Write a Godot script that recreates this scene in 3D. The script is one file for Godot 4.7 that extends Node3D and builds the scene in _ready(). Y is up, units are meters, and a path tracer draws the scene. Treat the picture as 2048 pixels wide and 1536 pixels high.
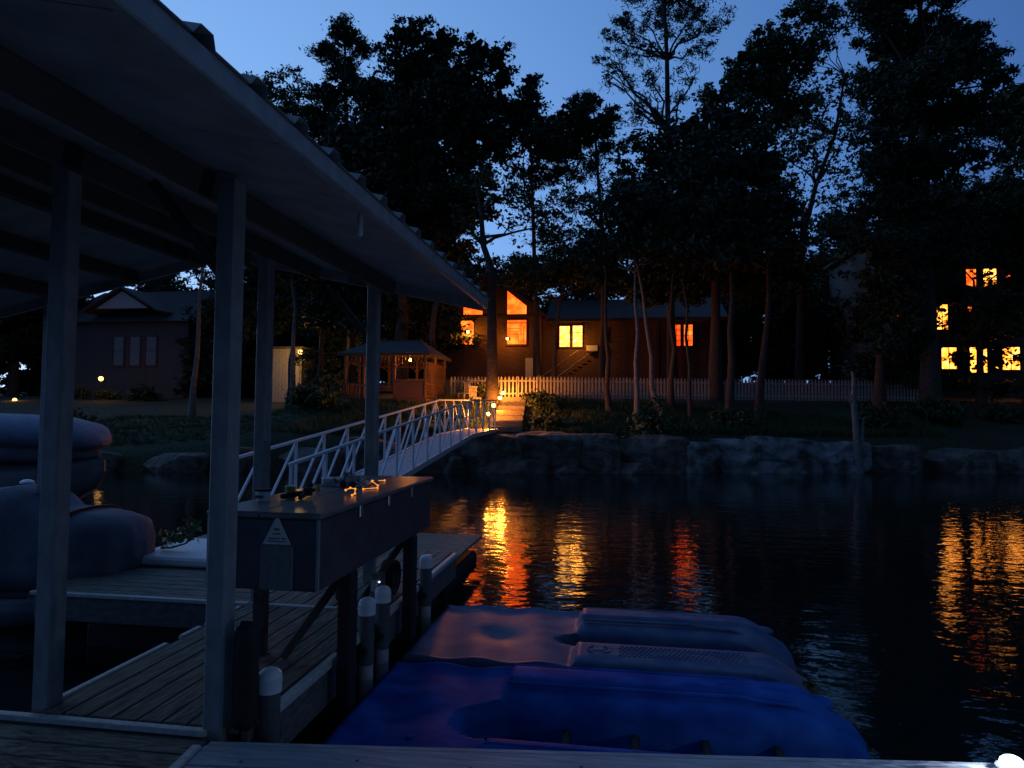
extends Node3D
# Dusk at a private lake dock: slip roof and locker on the left, blue drive-on floats in front, a lit house on the far bank.
# World axes: -z runs along the finger dock towards the far shore, +x to the right, water at y = 0, dock deck at y = 0.5.

var rng := RandomNumberGenerator.new()
var used := {}
var M := {}
var bevel_cache := {}

# ------------------------------------------------------------------ mesh building
class MB:
	var v := PackedVector3Array()
	var n := PackedVector3Array()
	var ix := PackedInt32Array()
	func tri(a: Vector3, b: Vector3, c: Vector3) -> void:
		var nn := (c - a).cross(b - a).normalized()
		var s := v.size()
		v.append(a); v.append(b); v.append(c)
		n.append(nn); n.append(nn); n.append(nn)
		ix.append(s); ix.append(s + 1); ix.append(s + 2)
	# a, b, c, d clockwise as seen from the front
	func quad(a: Vector3, b: Vector3, c: Vector3, d: Vector3) -> void:
		var nn := (c - a).cross(b - a)
		if nn.length_squared() < 1e-14: nn = (d - a).cross(c - a)
		nn = nn.normalized()
		var s := v.size()
		v.append(a); v.append(b); v.append(c); v.append(d)
		n.append(nn); n.append(nn); n.append(nn); n.append(nn)
		ix.append(s); ix.append(s + 1); ix.append(s + 2); ix.append(s); ix.append(s + 2); ix.append(s + 3)
	func facing(a: Vector3, b: Vector3, c: Vector3, d: Vector3, out: Vector3) -> void:
		if (c - a).cross(b - a).dot(out) >= 0.0: quad(a, b, c, d)
		else: quad(d, c, b, a)
	func facing3(a: Vector3, b: Vector3, c: Vector3, out: Vector3) -> void:
		if (c - a).cross(b - a).dot(out) >= 0.0: tri(a, b, c)
		else: tri(a, c, b)
	# box with chamfered edges
	func box(at: Vector3, size: Vector3, bev := 0.0, bs := Basis()) -> void:
		var h := size * 0.5
		if bev <= 0.0:
			for ax in 3:
				for s in [-1.0, 1.0]:
					var o := Vector3(); o[ax] = s * h[ax]
					var p := Vector3(); p[(ax + 1) % 3] = h[(ax + 1) % 3]
					var q := Vector3(); q[(ax + 2) % 3] = h[(ax + 2) % 3]
					facing(at + bs * (o - p - q), at + bs * (o + p - q), at + bs * (o + p + q), at + bs * (o - p + q), bs * o)
			return
		bev = minf(bev, minf(h.x, minf(h.y, h.z)) * 0.9)
		for ax in 3:
			var a1 := (ax + 1) % 3
			var a2 := (ax + 2) % 3
			for s in [-1.0, 1.0]:
				var o := Vector3(); o[ax] = s * h[ax]
				var p := Vector3(); p[a1] = h[a1] - bev
				var q := Vector3(); q[a2] = h[a2] - bev
				facing(at + bs * (o - p - q), at + bs * (o + p - q), at + bs * (o + p + q), at + bs * (o - p + q), bs * o)
			for s1 in [-1.0, 1.0]:
				for s2 in [-1.0, 1.0]:
					var e1 := Vector3(); e1[a1] = s1 * h[a1]; e1[a2] = s2 * (h[a2] - bev)
					var e2 := Vector3(); e2[a1] = s1 * (h[a1] - bev); e2[a2] = s2 * h[a2]
					var r := Vector3(); r[ax] = h[ax] - bev
					facing(at + bs * (e1 - r), at + bs * (e1 + r), at + bs * (e2 + r), at + bs * (e2 - r), bs * (e1 + e2))
		for sx in [-1.0, 1.0]:
			for sy in [-1.0, 1.0]:
				for sz in [-1.0, 1.0]:
					var c := Vector3(sx * h.x, sy * h.y, sz * h.z)
					facing3(at + bs * (c - Vector3(0, sy, sz) * bev), at + bs * (c - Vector3(sx, 0, sz) * bev), at + bs * (c - Vector3(sx, sy, 0) * bev), bs * c)
	# swept round tube with smooth sides
	func tube(pts: Array, rad: Array, sides := 8, caps := true) -> void:
		var rings := []
		var up := Vector3(0.13, 0.2, 0.97).normalized()
		for i in pts.size():
			var d: Vector3 = (pts[mini(i + 1, pts.size() - 1)] - pts[maxi(i - 1, 0)]).normalized()
			if absf(d.dot(up)) > 0.95: up = Vector3(0.97, 0.1, 0.2).normalized()
			var a := (up - d * up.dot(d)).normalized()
			var b := d.cross(a)
			var s := v.size()
			for k in sides:
				var t := TAU * k / sides
				var nn := a * cos(t) + b * sin(t)
				v.append(pts[i] + nn * rad[i]); n.append(nn)
			rings.append(s)
		for i in pts.size() - 1:
			for k in sides:
				var k2 := (k + 1) % sides
				var p0: int = rings[i] + k
				var p1: int = rings[i] + k2
				var q0: int = rings[i + 1] + k
				var q1: int = rings[i + 1] + k2
				ix.append(p0); ix.append(q1); ix.append(p1)
				ix.append(p0); ix.append(q0); ix.append(q1)
		if caps:
			for e in [0, pts.size() - 1]:
				if rad[e] < 0.002: continue
				var out: Vector3 = pts[e] - pts[1 if e == 0 else e - 1]
				for k in sides: facing3(pts[e], v[rings[e] + k], v[rings[e] + (k + 1) % sides], out)
	# lathe about y at a centre: profile of (radius, height)
	func lathe(at: Vector3, prof: Array, sides := 20) -> void:
		for i in prof.size() - 1:
			var p: Vector2 = prof[i]
			var q: Vector2 = prof[i + 1]
			var nn := Vector2(q.y - p.y, p.x - q.x).normalized()
			for k in sides:
				var t0 := TAU * k / sides
				var t1 := TAU * (k + 1) / sides
				var d0 := Vector3(cos(t0), 0, sin(t0))
				var d1 := Vector3(cos(t1), 0, sin(t1))
				var s := v.size()
				for e in [[d0, p], [d1, p], [d1, q], [d0, q]]:
					v.append(at + e[0] * e[1].x + Vector3(0, e[1].y, 0))
					n.append((e[0] * nn.x + Vector3(0, nn.y, 0)).normalized())
				ix.append(s); ix.append(s + 1); ix.append(s + 2); ix.append(s); ix.append(s + 2); ix.append(s + 3)
	# smooth grid of points [row][col]; up tells which side is the front
	func grid(rows: Array, out: Vector3, wrap := false) -> void:
		var nr := rows.size()
		var nc: int = rows[0].size()
		var s := v.size()
		for r in nr:
			for c in nc:
				var c0 := (c + nc - 1) % nc if wrap else maxi(c - 1, 0)
				var c1 := (c + 1) % nc if wrap else mini(c + 1, nc - 1)
				var du: Vector3 = rows[r][c1] - rows[r][c0]
				var dv: Vector3 = rows[mini(r + 1, nr - 1)][c] - rows[maxi(r - 1, 0)][c]
				v.append(rows[r][c])
				n.append(du.cross(dv).normalized())
		var flip := false
		if not wrap:
			var acc := Vector3()
			for k in range(s, v.size()): acc += n[k]
			flip = acc.dot(out) < 0.0
		else:
			var cen := Vector3()
			for k in range(s, v.size()): cen += v[k]
			cen /= float(v.size() - s)
			var sc := 0.0
			for k in range(s, v.size()): sc += n[k].dot(v[k] - cen)
			flip = sc < 0.0
		if flip:
			for k in range(s, v.size()): n[k] = -n[k]
		for r in nr - 1:
			for c in (nc if wrap else nc - 1):
				var c2 := (c + 1) % nc
				var a := s + r * nc + c
				var b := s + r * nc + c2
				var d := s + (r + 1) * nc + c
				var e := s + (r + 1) * nc + c2
				if flip:
					ix.append(a); ix.append(b); ix.append(e); ix.append(a); ix.append(e); ix.append(d)
				else:
					ix.append(a); ix.append(e); ix.append(b); ix.append(a); ix.append(d); ix.append(e)
	# flat outline (counter-clockwise or not) extruded along depth
	func slab(poly: PackedVector2Array, o: Vector3, ux: Vector3, uy: Vector3, depth: Vector3) -> void:
		var t := Geometry2D.triangulate_polygon(poly)
		var front := -depth
		for k in range(0, t.size(), 3):
			var a := o + ux * poly[t[k]].x + uy * poly[t[k]].y
			var b := o + ux * poly[t[k + 1]].x + uy * poly[t[k + 1]].y
			var c := o + ux * poly[t[k + 2]].x + uy * poly[t[k + 2]].y
			facing3(a, b, c, front)
			facing3(a + depth, b + depth, c + depth, depth)
		var cw := Geometry2D.is_polygon_clockwise(poly)
		for k in poly.size():
			var p := poly[k]
			var q := poly[(k + 1) % poly.size()]
			var side := Vector2(q.y - p.y, p.x - q.x) * (-1.0 if cw else 1.0)
			var a := o + ux * p.x + uy * p.y
			var b := o + ux * q.x + uy * q.y
			facing(a, b, b + depth, a + depth, ux * side.x + uy * side.y)
	func done() -> ArrayMesh:
		var m := ArrayMesh.new()
		if v.is_empty(): return m
		var arr := []
		arr.resize(Mesh.ARRAY_MAX)
		arr[Mesh.ARRAY_VERTEX] = v
		arr[Mesh.ARRAY_NORMAL] = n
		arr[Mesh.ARRAY_INDEX] = ix
		m.add_surface_from_arrays(Mesh.PRIMITIVE_TRIANGLES, arr)
		return m

# ------------------------------------------------------------------ naming
func numbered(called: String) -> String:
	used[called] = used.get(called, -1) + 1
	return called if used[called] == 0 else "%s_%03d" % [called, used[called]]

func tag(o: Node, label: String, category: String, group := "") -> void:
	o.set_meta("label", label); o.set_meta("category", category)
	if group != "": o.set_meta("group", group)

func thing(called: String, label: String, category: String, at := Vector3.ZERO, group := "", turn := 0.0) -> Node3D:
	var o := Node3D.new()
	o.name = numbered(called)
	add_child(o)
	o.position = at; o.rotation.y = turn
	tag(o, label, category, group)
	return o

func part(parent: Node, called: String, mesh: Mesh, m: Material, at := Vector3.ZERO, bs := Basis()) -> MeshInstance3D:
	var o := MeshInstance3D.new()
	o.name = called if parent != self else numbered(called)
	o.mesh = mesh; o.material_override = m
	o.transform = Transform3D(bs, at)
	parent.add_child(o, true)
	return o

func whole(called: String, label: String, category: String, mesh: Mesh, m: Material, at := Vector3.ZERO, group := "", bs := Basis()) -> MeshInstance3D:
	var o := part(self, called, mesh, m, at, bs)
	tag(o, label, category, group)
	return o

func structure(called: String, mesh: Mesh, m: Material, at := Vector3.ZERO, bs := Basis()) -> MeshInstance3D:
	var o := part(self, called, mesh, m, at, bs)
	o.set_meta("kind", "structure")
	return o

func copy(o: Node3D, label := "", group := "") -> Node3D:
	var c: Node3D = o.duplicate()
	c.name = numbered(String(o.name).rstrip("0123456789").trim_suffix("_"))
	add_child(c)
	if label != "": c.set_meta("label", label)
	if group != "": c.set_meta("group", group)
	return c

func bb(size: Vector3, bev := 0.004) -> ArrayMesh:
	var key := [size, bev]
	if not bevel_cache.has(key):
		var m := MB.new(); m.box(Vector3.ZERO, size, bev); bevel_cache[key] = m.done()
	return bevel_cache[key]

func bar(a: Vector3, b: Vector3, w: float, h: float, bev := 0.004) -> ArrayMesh:
	var m := MB.new(); add_bar(m, a, b, w, h, bev); return m.done()

func add_bar(m: MB, a: Vector3, b: Vector3, w: float, h: float, bev := 0.004) -> void:
	var d := b - a
	var z := d.normalized()
	var x := (Vector3.UP if absf(z.y) < 0.99 else Vector3.RIGHT).cross(z).normalized()
	m.box((a + b) * 0.5, Vector3(w, h, d.length()), bev, Basis(x, z.cross(x), z))

func rod(a: Vector3, b: Vector3, r: float, sides := 8) -> ArrayMesh:
	var m := MB.new(); m.tube([a, b], [r, r], sides); return m.done()

func ball(r: float, sy := 1.0, sides := 14) -> ArrayMesh:
	var prof := []
	for k in 9:
		var t := -PI / 2 + PI * k / 8.0
		prof.append(Vector2(maxf(cos(t) * r, 0.0005), sin(t) * r * sy))
	var m := MB.new(); m.lathe(Vector3.ZERO, prof, sides); return m.done()

# ------------------------------------------------------------------ materials
func noise_image(seed_: int, freq: float, octaves: int, size := 256) -> Image:
	var f := FastNoiseLite.new()
	f.seed = seed_; f.frequency = freq; f.fractal_octaves = octaves; f.noise_type = FastNoiseLite.TYPE_SIMPLEX_SMOOTH
	return f.get_seamless_image(size, size)

func two_tone(a: Color, b: Color, seed_: int, freq: float, octaves := 4, size := 256, sharp := 1.0) -> ImageTexture:
	var g := noise_image(seed_, freq, octaves, size)
	var d := g.get_data()
	var step := d.size() / (size * size)
	var out := PackedByteArray(); out.resize(size * size * 3)
	for k in size * size:
		var t := clampf((d[k * step] / 255.0 - 0.5) * sharp + 0.5, 0.0, 1.0)
		var c := a.lerp(b, t)
		out[k * 3] = int(c.r * 255.0); out[k * 3 + 1] = int(c.g * 255.0); out[k * 3 + 2] = int(c.b * 255.0)
	return ImageTexture.create_from_image(Image.create_from_data(size, size, false, Image.FORMAT_RGB8, out))

# base colours are given as real-world linear reflectances
func lin(r: float, g: float, b: float) -> Color:
	return Color(r, g, b).linear_to_srgb()

func surf(a: Color, b: Color, rough: float, scale: Vector3, seed_ := 1, freq := 0.02, world := true, octaves := 4, metal := 0.0, bump := 0.0, sharp := 1.4) -> StandardMaterial3D:
	var m := StandardMaterial3D.new()
	m.albedo_texture = two_tone(a, b, seed_, freq, octaves, 256, sharp)
	m.uv1_triplanar = true; m.uv1_world_triplanar = world; m.uv1_scale = scale
	m.roughness = rough; m.metallic = metal
	if bump > 0.0:
		var im := noise_image(seed_ + 50, freq * 1.7, 4)
		im.convert(Image.FORMAT_RGBA8)
		im.bump_map_to_normal_map(bump)
		m.normal_enabled = true; m.normal_texture = ImageTexture.create_from_image(im)
	return m

func plain(c: Color, rough := 0.6, metal := 0.0) -> StandardMaterial3D:
	var m := StandardMaterial3D.new(); m.albedo_color = c; m.roughness = rough; m.metallic = metal; return m

func glow(c: Color, energy: float) -> StandardMaterial3D:
	var m := StandardMaterial3D.new()
	m.albedo_color = Color(0.05, 0.04, 0.03); m.roughness = 0.3
	m.emission_enabled = true; m.emission = c; m.emission_energy_multiplier = energy
	return m

func glow_patch(a: Color, b: Color, energy: float, seed_: int, scale: float) -> StandardMaterial3D:
	var m := glow(Color.WHITE, energy)
	m.emission = Color.BLACK
	m.emission_operator = BaseMaterial3D.EMISSION_OP_ADD
	m.emission_texture = two_tone(a, b, seed_, 0.02, 3, 128, 2.0)
	m.uv1_triplanar = true; m.uv1_world_triplanar = true; m.uv1_scale = Vector3.ONE * scale
	return m

func materials() -> void:
	M.wood = surf(lin(0.10, 0.085, 0.062), lin(0.26, 0.23, 0.18), 0.8, Vector3(3.0, 3.0, 0.35), 3, 0.03, true, 5, 0.0, 3.0)
	M.wood_x = surf(lin(0.11, 0.095, 0.07), lin(0.27, 0.24, 0.19), 0.8, Vector3(0.35, 3.0, 3.0), 4, 0.03, true, 5, 0.0, 3.0)
	M.pale_plank = surf(lin(0.36, 0.36, 0.37), lin(0.55, 0.55, 0.56), 0.65, Vector3(0.3, 3.0, 3.0), 5, 0.03, true, 5, 0.0, 2.0)
	M.fascia = surf(lin(0.10, 0.10, 0.10), lin(0.18, 0.18, 0.17), 0.75, Vector3(1.0, 2.5, 1.0), 6, 0.03)
	M.trim = surf(lin(0.42, 0.42, 0.40), lin(0.62, 0.62, 0.60), 0.5, Vector3(2, 2, 2), 7, 0.03)
	M.post = surf(lin(0.22, 0.23, 0.24), lin(0.32, 0.33, 0.34), 0.5, Vector3(1.5, 0.8, 1.5), 8, 0.02, true, 4, 0.1)
	M.roof = surf(lin(0.20, 0.205, 0.21), lin(0.32, 0.325, 0.33), 0.55, Vector3(0.7, 0.7, 0.7), 9, 0.02)
	M.beam = surf(lin(0.05, 0.045, 0.04), lin(0.09, 0.08, 0.07), 0.85, Vector3(2, 2, 0.5), 10, 0.02)
	M.locker = surf(lin(0.05, 0.057, 0.065), lin(0.08, 0.088, 0.1), 0.42, Vector3(1.1, 1.1, 1.1), 11, 0.015)
	M.lid = surf(lin(0.12, 0.125, 0.13), lin(0.19, 0.195, 0.2), 0.3, Vector3(1.5, 1.5, 1.5), 12, 0.02)
	M.lid.clearcoat_enabled = true; M.lid.clearcoat = 0.25; M.lid.clearcoat_roughness = 0.25
	M.panel = surf(lin(0.13, 0.14, 0.15), lin(0.18, 0.19, 0.2), 0.4, Vector3(3, 3, 3), 46, 0.02)
	M.black = plain(lin(0.012, 0.012, 0.013), 0.7)
	M.rubber = surf(lin(0.008, 0.008, 0.009), lin(0.02, 0.02, 0.022), 0.75, Vector3(3, 3, 3), 13, 0.02)
	M.white_plastic = surf(lin(0.74, 0.74, 0.75), lin(0.83, 0.83, 0.84), 0.45, Vector3(3, 3, 3), 14, 0.02)
	M.pole_white = surf(lin(0.38, 0.38, 0.40), lin(0.56, 0.56, 0.57), 0.5, Vector3(4, 2, 4), 15, 0.02)
	M.pole_grey = surf(lin(0.08, 0.085, 0.085), lin(0.13, 0.135, 0.135), 0.7, Vector3(5, 5, 5), 16, 0.02)
	M.float_blue = surf(lin(0.010, 0.062, 0.28), lin(0.028, 0.12, 0.44), 0.55, Vector3(0.5, 0.8, 0.9), 17, 0.02, true, 6, 0.0, 0.0, 2.0)
	M.float_slate = surf(lin(0.04, 0.075, 0.19), lin(0.13, 0.155, 0.23), 0.55, Vector3(0.5, 0.8, 0.9), 18, 0.02, true, 6, 0.0, 0.0, 2.0)
	M.float_blue.metallic_specular = 0.08; M.float_slate.metallic_specular = 0.35
	M.alu = surf(lin(0.68, 0.69, 0.71), lin(0.8, 0.81, 0.83), 0.42, Vector3(2, 2, 2), 19, 0.02, true, 4, 0.25)
	M.walk = surf(lin(0.40, 0.40, 0.42), lin(0.56, 0.56, 0.58), 0.55, Vector3(1.5, 1.5, 0.5), 20, 0.02, true, 4, 0.0)
	M.cover = surf(lin(0.09, 0.10, 0.13), lin(0.15, 0.16, 0.20), 0.85, Vector3(0.7, 0.7, 0.7), 21, 0.012, true, 3, 0.0, 2.0)
	M.cover_pale = surf(lin(0.14, 0.17, 0.24), lin(0.20, 0.24, 0.32), 0.8, Vector3(0.8, 0.8, 0.8), 22, 0.02)
	M.hull = surf(lin(0.10, 0.10, 0.11), lin(0.16, 0.16, 0.17), 0.35, Vector3(0.8, 0.8, 0.8), 23, 0.02)
	M.rock = surf(lin(0.06, 0.047, 0.036), lin(0.20, 0.162, 0.128), 0.9, Vector3(0.45, 0.6, 0.45), 24, 0.015, true, 6, 0.0, 8.0, 1.9)
	M.rock_pale = surf(lin(0.06, 0.058, 0.055), lin(0.30, 0.29, 0.27), 0.9, Vector3(0.2, 0.26, 0.2), 25, 0.02, true, 6, 0.0, 8.0, 2.4)
	M.grass_ground = surf(lin(0.022, 0.03, 0.012), lin(0.05, 0.065, 0.025), 0.95, Vector3(0.5, 0.5, 0.5), 26, 0.03, true, 5, 0.0, 6.0)
	M.grass = surf(lin(0.04, 0.07, 0.016), lin(0.085, 0.115, 0.03), 0.7, Vector3(0.6, 0.6, 0.6), 27, 0.03)
	M.grass.backlight_enabled = true; M.grass.backlight = Color(0.12, 0.16, 0.05)
	M.leaf = surf(lin(0.03, 0.058, 0.018), lin(0.06, 0.095, 0.03), 0.65, Vector3(0.3, 0.3, 0.3), 28, 0.03)
	M.leaf_dark = surf(lin(0.015, 0.032, 0.014), lin(0.03, 0.055, 0.022), 0.7, Vector3(0.3, 0.3, 0.3), 29, 0.03)
	M.needle = surf(lin(0.02, 0.042, 0.02), lin(0.042, 0.07, 0.028), 0.7, Vector3(0.4, 0.4, 0.4), 30, 0.03)
	M.bark = surf(lin(0.035, 0.028, 0.022), lin(0.11, 0.09, 0.07), 0.95, Vector3(2.5, 0.7, 2.5), 32, 0.03, true, 5, 0.0, 8.0)
	M.bark_pale = surf(lin(0.12, 0.11, 0.095), lin(0.30, 0.28, 0.25), 0.9, Vector3(2.0, 0.6, 2.0), 33, 0.03, true, 5, 0.0, 6.0)
	M.log_wall = surf(lin(0.06, 0.03, 0.015), lin(0.11, 0.058, 0.03), 0.8, Vector3(0.3, 3.0, 0.3), 34, 0.02, true, 4, 0.0, 4.0)
	M.red_wall = surf(lin(0.10, 0.03, 0.018), lin(0.15, 0.05, 0.03), 0.8, Vector3(0.3, 3.0, 0.3), 35, 0.02)
	M.shingle = surf(lin(0.05, 0.045, 0.045), lin(0.12, 0.105, 0.10), 0.9, Vector3(1.2, 1.2, 1.2), 36, 0.04, true, 5)
	M.dark_trim = surf(lin(0.03, 0.022, 0.016), lin(0.06, 0.045, 0.032), 0.7, Vector3(2, 2, 2), 37, 0.02)
	M.fence = surf(lin(0.28, 0.26, 0.23), lin(0.46, 0.44, 0.40), 0.75, Vector3(2, 1, 2), 38, 0.03)
	M.timber = surf(lin(0.12, 0.10, 0.08), lin(0.26, 0.22, 0.17), 0.85, Vector3(0.6, 3, 3), 39, 0.03, true, 5, 0.0, 4.0)
	M.gravel = surf(lin(0.14, 0.12, 0.10), lin(0.30, 0.27, 0.23), 0.95, Vector3(4, 4, 4), 40, 0.06, true, 5, 0.0, 6.0)
	M.red_wood = surf(lin(0.10, 0.045, 0.023), lin(0.16, 0.08, 0.042), 0.75, Vector3(2, 0.8, 2), 41, 0.03)
	M.grey_wall = surf(lin(0.045, 0.048, 0.05), lin(0.08, 0.083, 0.085), 0.8, Vector3(0.3, 3, 0.3), 42, 0.02)
	M.pale_gable = surf(lin(0.36, 0.37, 0.37), lin(0.5, 0.5, 0.5), 0.8, Vector3(0.5, 2, 0.5), 43, 0.02)
	M.glass_dark = plain(Color(0.10, 0.12, 0.13), 0.08); M.glass_dark.metallic_specular = 0.8
	M.cloth = surf(lin(0.30, 0.28, 0.29), lin(0.48, 0.46, 0.47), 0.9, Vector3(6, 6, 6), 44, 0.03)
	M.label_green = plain(lin(0.22, 0.30, 0.04), 0.5)
	M.yellow = plain(lin(0.55, 0.42, 0.06), 0.5)
	M.leaf_toy = plain(lin(0.07, 0.16, 0.04), 0.6)
	M.sign_white = surf(lin(0.55, 0.56, 0.56), lin(0.66, 0.67, 0.67), 0.4, Vector3(8, 8, 8), 45, 0.02)
	M.ink = plain(lin(0.10, 0.12, 0.14), 0.6)
	M.steel = plain(lin(0.45, 0.45, 0.46), 0.35, 0.7)
	M.chair_metal = plain(lin(0.03, 0.03, 0.03), 0.4, 0.4)
	M.lamp_warm = glow(Color(1.0, 0.62, 0.22), 60.0)
	M.lamp_soft = glow(Color(1.0, 0.72, 0.36), 6.0)
	M.lamp_cold = glow(Color(0.86, 0.93, 1.0), 7.0)
	M.pane_orange = glow_patch(Color(1.0, 0.27, 0.04), Color(1.0, 0.40, 0.11), 3.2, 60, 0.4)
	M.pane_amber = glow_patch(Color(1.0, 0.30, 0.05), Color(1.0, 0.50, 0.18), 2.4, 61, 0.5)
	M.pane_yellow = glow_patch(Color(1.0, 0.56, 0.15), Color(1.0, 0.72, 0.36), 4.2, 62, 0.8)
	M.pane_red = glow_patch(Color(1.0, 0.20, 0.03), Color(1.0, 0.34, 0.10), 2.0, 63, 0.6)
	M.pane_right = glow_patch(Color(1.0, 0.50, 0.12), Color(1.0, 0.70, 0.32), 4.2, 64, 0.7)
	M.water = StandardMaterial3D.new()
	M.water.albedo_color = lin(0.004, 0.010, 0.010); M.water.roughness = 0.05; M.water.metallic_specular = 0.5

# ------------------------------------------------------------------ ground
const SHORE := [[-120.0, 14.0], [-60.0, 18.0], [-40.0, 20.0], [-17.0, 21.3], [-12.7, 22.3], [-6.0, 24.2], [-2.4, 24.9], [1.2, 25.8], [5.0, 26.8], [8.8, 27.8], [14.0, 29.0], [25.0, 30.0], [60.0, 31.0], [120.0, 30.0]]
const PROF_MID := [[-40.0, -3.0], [-1.5, -1.2], [0.0, -0.15], [0.35, 0.7], [0.9, 1.25], [2.0, 1.5], [6.8, 2.75], [8.0, 2.88], [17.0, 4.2], [24.0, 4.5], [70.0, 6.5], [400.0, 12.0]]
const PROF_LEFT := [[-40.0, -3.0], [-1.5, -1.2], [0.0, -0.15], [0.5, 0.6], [1.4, 1.0], [3.0, 1.3], [22.0, 2.9], [45.0, 4.0], [90.0, 6.0], [400.0, 12.0]]

func table(t: Array, x: float) -> float:
	if x <= t[0][0]: return t[0][1]
	for k in t.size() - 1:
		if x <= t[k + 1][0]:
			return lerpf(t[k][1], t[k + 1][1], (x - t[k][0]) / (t[k + 1][0] - t[k][0]))
	return t[-1][1]

var bump_noise := FastNoiseLite.new()
func ground(x: float, d: float) -> float:
	var e := d - table(SHORE, x)
	var y := lerpf(table(PROF_LEFT, e), table(PROF_MID, e), smoothstep(-17.0, -12.5, x))
	return y + bump_noise.get_noise_2d(x * 4.0, d * 4.0) * 0.22 * clampf(e * 0.5, 0.0, 1.0)

func on_ground(x: float, d: float, sink := 0.05) -> Vector3:
	return Vector3(x, ground(x, d) - sink, -d)

# ------------------------------------------------------------------ foliage
# one leaf: a folded rhombus of two triangles
func leaf(m: MB, p: Vector3, size: float, narrow := 0.5) -> void:
	var d := Vector3(rng.randfn(), rng.randfn() * 0.8, rng.randfn()).normalized()
	var s := d.cross(Vector3(rng.randfn(), rng.randfn(), rng.randfn())).normalized()
	var up := d.cross(s)
	var a := p - d * size * 0.5
	var c := p + d * size * 0.5
	var b := p + s * size * narrow * 0.5 + up * size * 0.08
	var e := p - s * size * narrow * 0.5 + up * size * 0.08
	m.quad(a, b, c, e)

# lobes: [x, y, z, rx, ry, fill] with the tree's base at the origin
func crown_mesh(lobes: Array, leaf_size: float, narrow := 0.5, droop := 0.0) -> ArrayMesh:
	var m := MB.new()
	for L in lobes:
		var c := Vector3(L[0], L[1], L[2])
		var rx: float = L[3]
		var ry: float = L[4]
		var fill: float = L[5]
		var area := rx * ry * PI
		var total := int(fill * area * 10.0 / (leaf_size * leaf_size * narrow))
		var clumps := maxi(6, int(area * 4.5))
		var per := maxi(4, total / clumps)
		for k in clumps:
			var dir := Vector3(rng.randfn(), rng.randfn(), rng.randfn()).normalized()
			var rr := pow(rng.randf(), 0.4)
			var q := c + Vector3(dir.x * rx, dir.y * ry, dir.z * rx) * rr
			var cr := rng.randf_range(0.22, 0.5) * (0.7 + 0.25 * minf(rx, 2.0))
			for j in per:
				var o := Vector3(rng.randfn(), rng.randfn() * 0.62, rng.randfn()) * cr * 0.55
				o.y -= droop * o.length()
				leaf(m, q + o, leaf_size * rng.randf_range(0.45, 1.5), narrow)
		# big overlapping leaves deep inside a full lobe close the core
		if fill >= 0.75:
			for k in int(area * 30.0 * fill):
				var dir := Vector3(rng.randfn(), rng.randfn(), rng.randfn()).normalized() * pow(rng.randf(), 0.5) * 0.66
				leaf(m, c + Vector3(dir.x * rx, dir.y * ry, dir.z * rx), 0.5, 0.7)
	return m.done()

func wander(a: Vector3, b: Vector3, steps: int, amount: float) -> Array:
	var pts := []
	for k in steps + 1:
		var t := float(k) / steps
		var p := a.lerp(b, t)
		if k > 0 and k < steps: p += Vector3(rng.randfn(), rng.randfn() * 0.4, rng.randfn()) * amount
		pts.append(p)
	return pts

func trunk_mesh(lean: Array, r: float, lobes: Array, limb_from := 0.45) -> ArrayMesh:
	# lean: points of the main stem
	var m := MB.new()
	var pts := []
	var rad := []
	for k in lean.size():
		var t := float(k) / (lean.size() - 1)
		pts.append(lean[k])
		rad.append(r * (1.35 if k == 0 else 1.0 - 0.78 * t))
	m.tube(pts, rad, 10)
	for L in lobes:
		var c := Vector3(L[0], L[1], L[2])
		var best := 0
		for k in pts.size():
			if pts[k].y < c.y - 0.15 * absf(c.x - pts[k].x) and float(k) / (pts.size() - 1) >= limb_from: best = k
		if best == 0: continue
		var p := wander(pts[best], c, 4, 0.18)
		var r0: float = minf(rad[best] * 0.6, 0.13)
		m.tube(p, [r0, r0 * 0.8, r0 * 0.6, r0 * 0.42, r0 * 0.2], 6, false)
		for j in 4:
			var tip: Vector3 = c + Vector3(rng.randf_range(-1, 1) * L[3], rng.randf_range(-0.7, 0.9) * L[4], rng.randf_range(-1, 1) * L[3]) * 0.85
			m.tube(wander(p[3], tip, 3, 0.12), [r0 * 0.36, r0 * 0.28, r0 * 0.2, 0.012], 5, false)
	return m.done()

func tree(called: String, label: String, at: Vector3, stem: Array, r: float, lobes: Array, leaf_size := 0.26, leaf_mat: Material = null, bark_mat: Material = null, group := "", narrow := 0.5, droop := 0.0) -> Node3D:
	var t := thing(called, label, "tree", at, group)
	part(t, "trunk", trunk_mesh(stem, r, lobes), bark_mat if bark_mat else M.bark)
	part(t, "crown", crown_mesh(lobes, leaf_size, narrow, droop), leaf_mat if leaf_mat else M.leaf)
	return t

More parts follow.
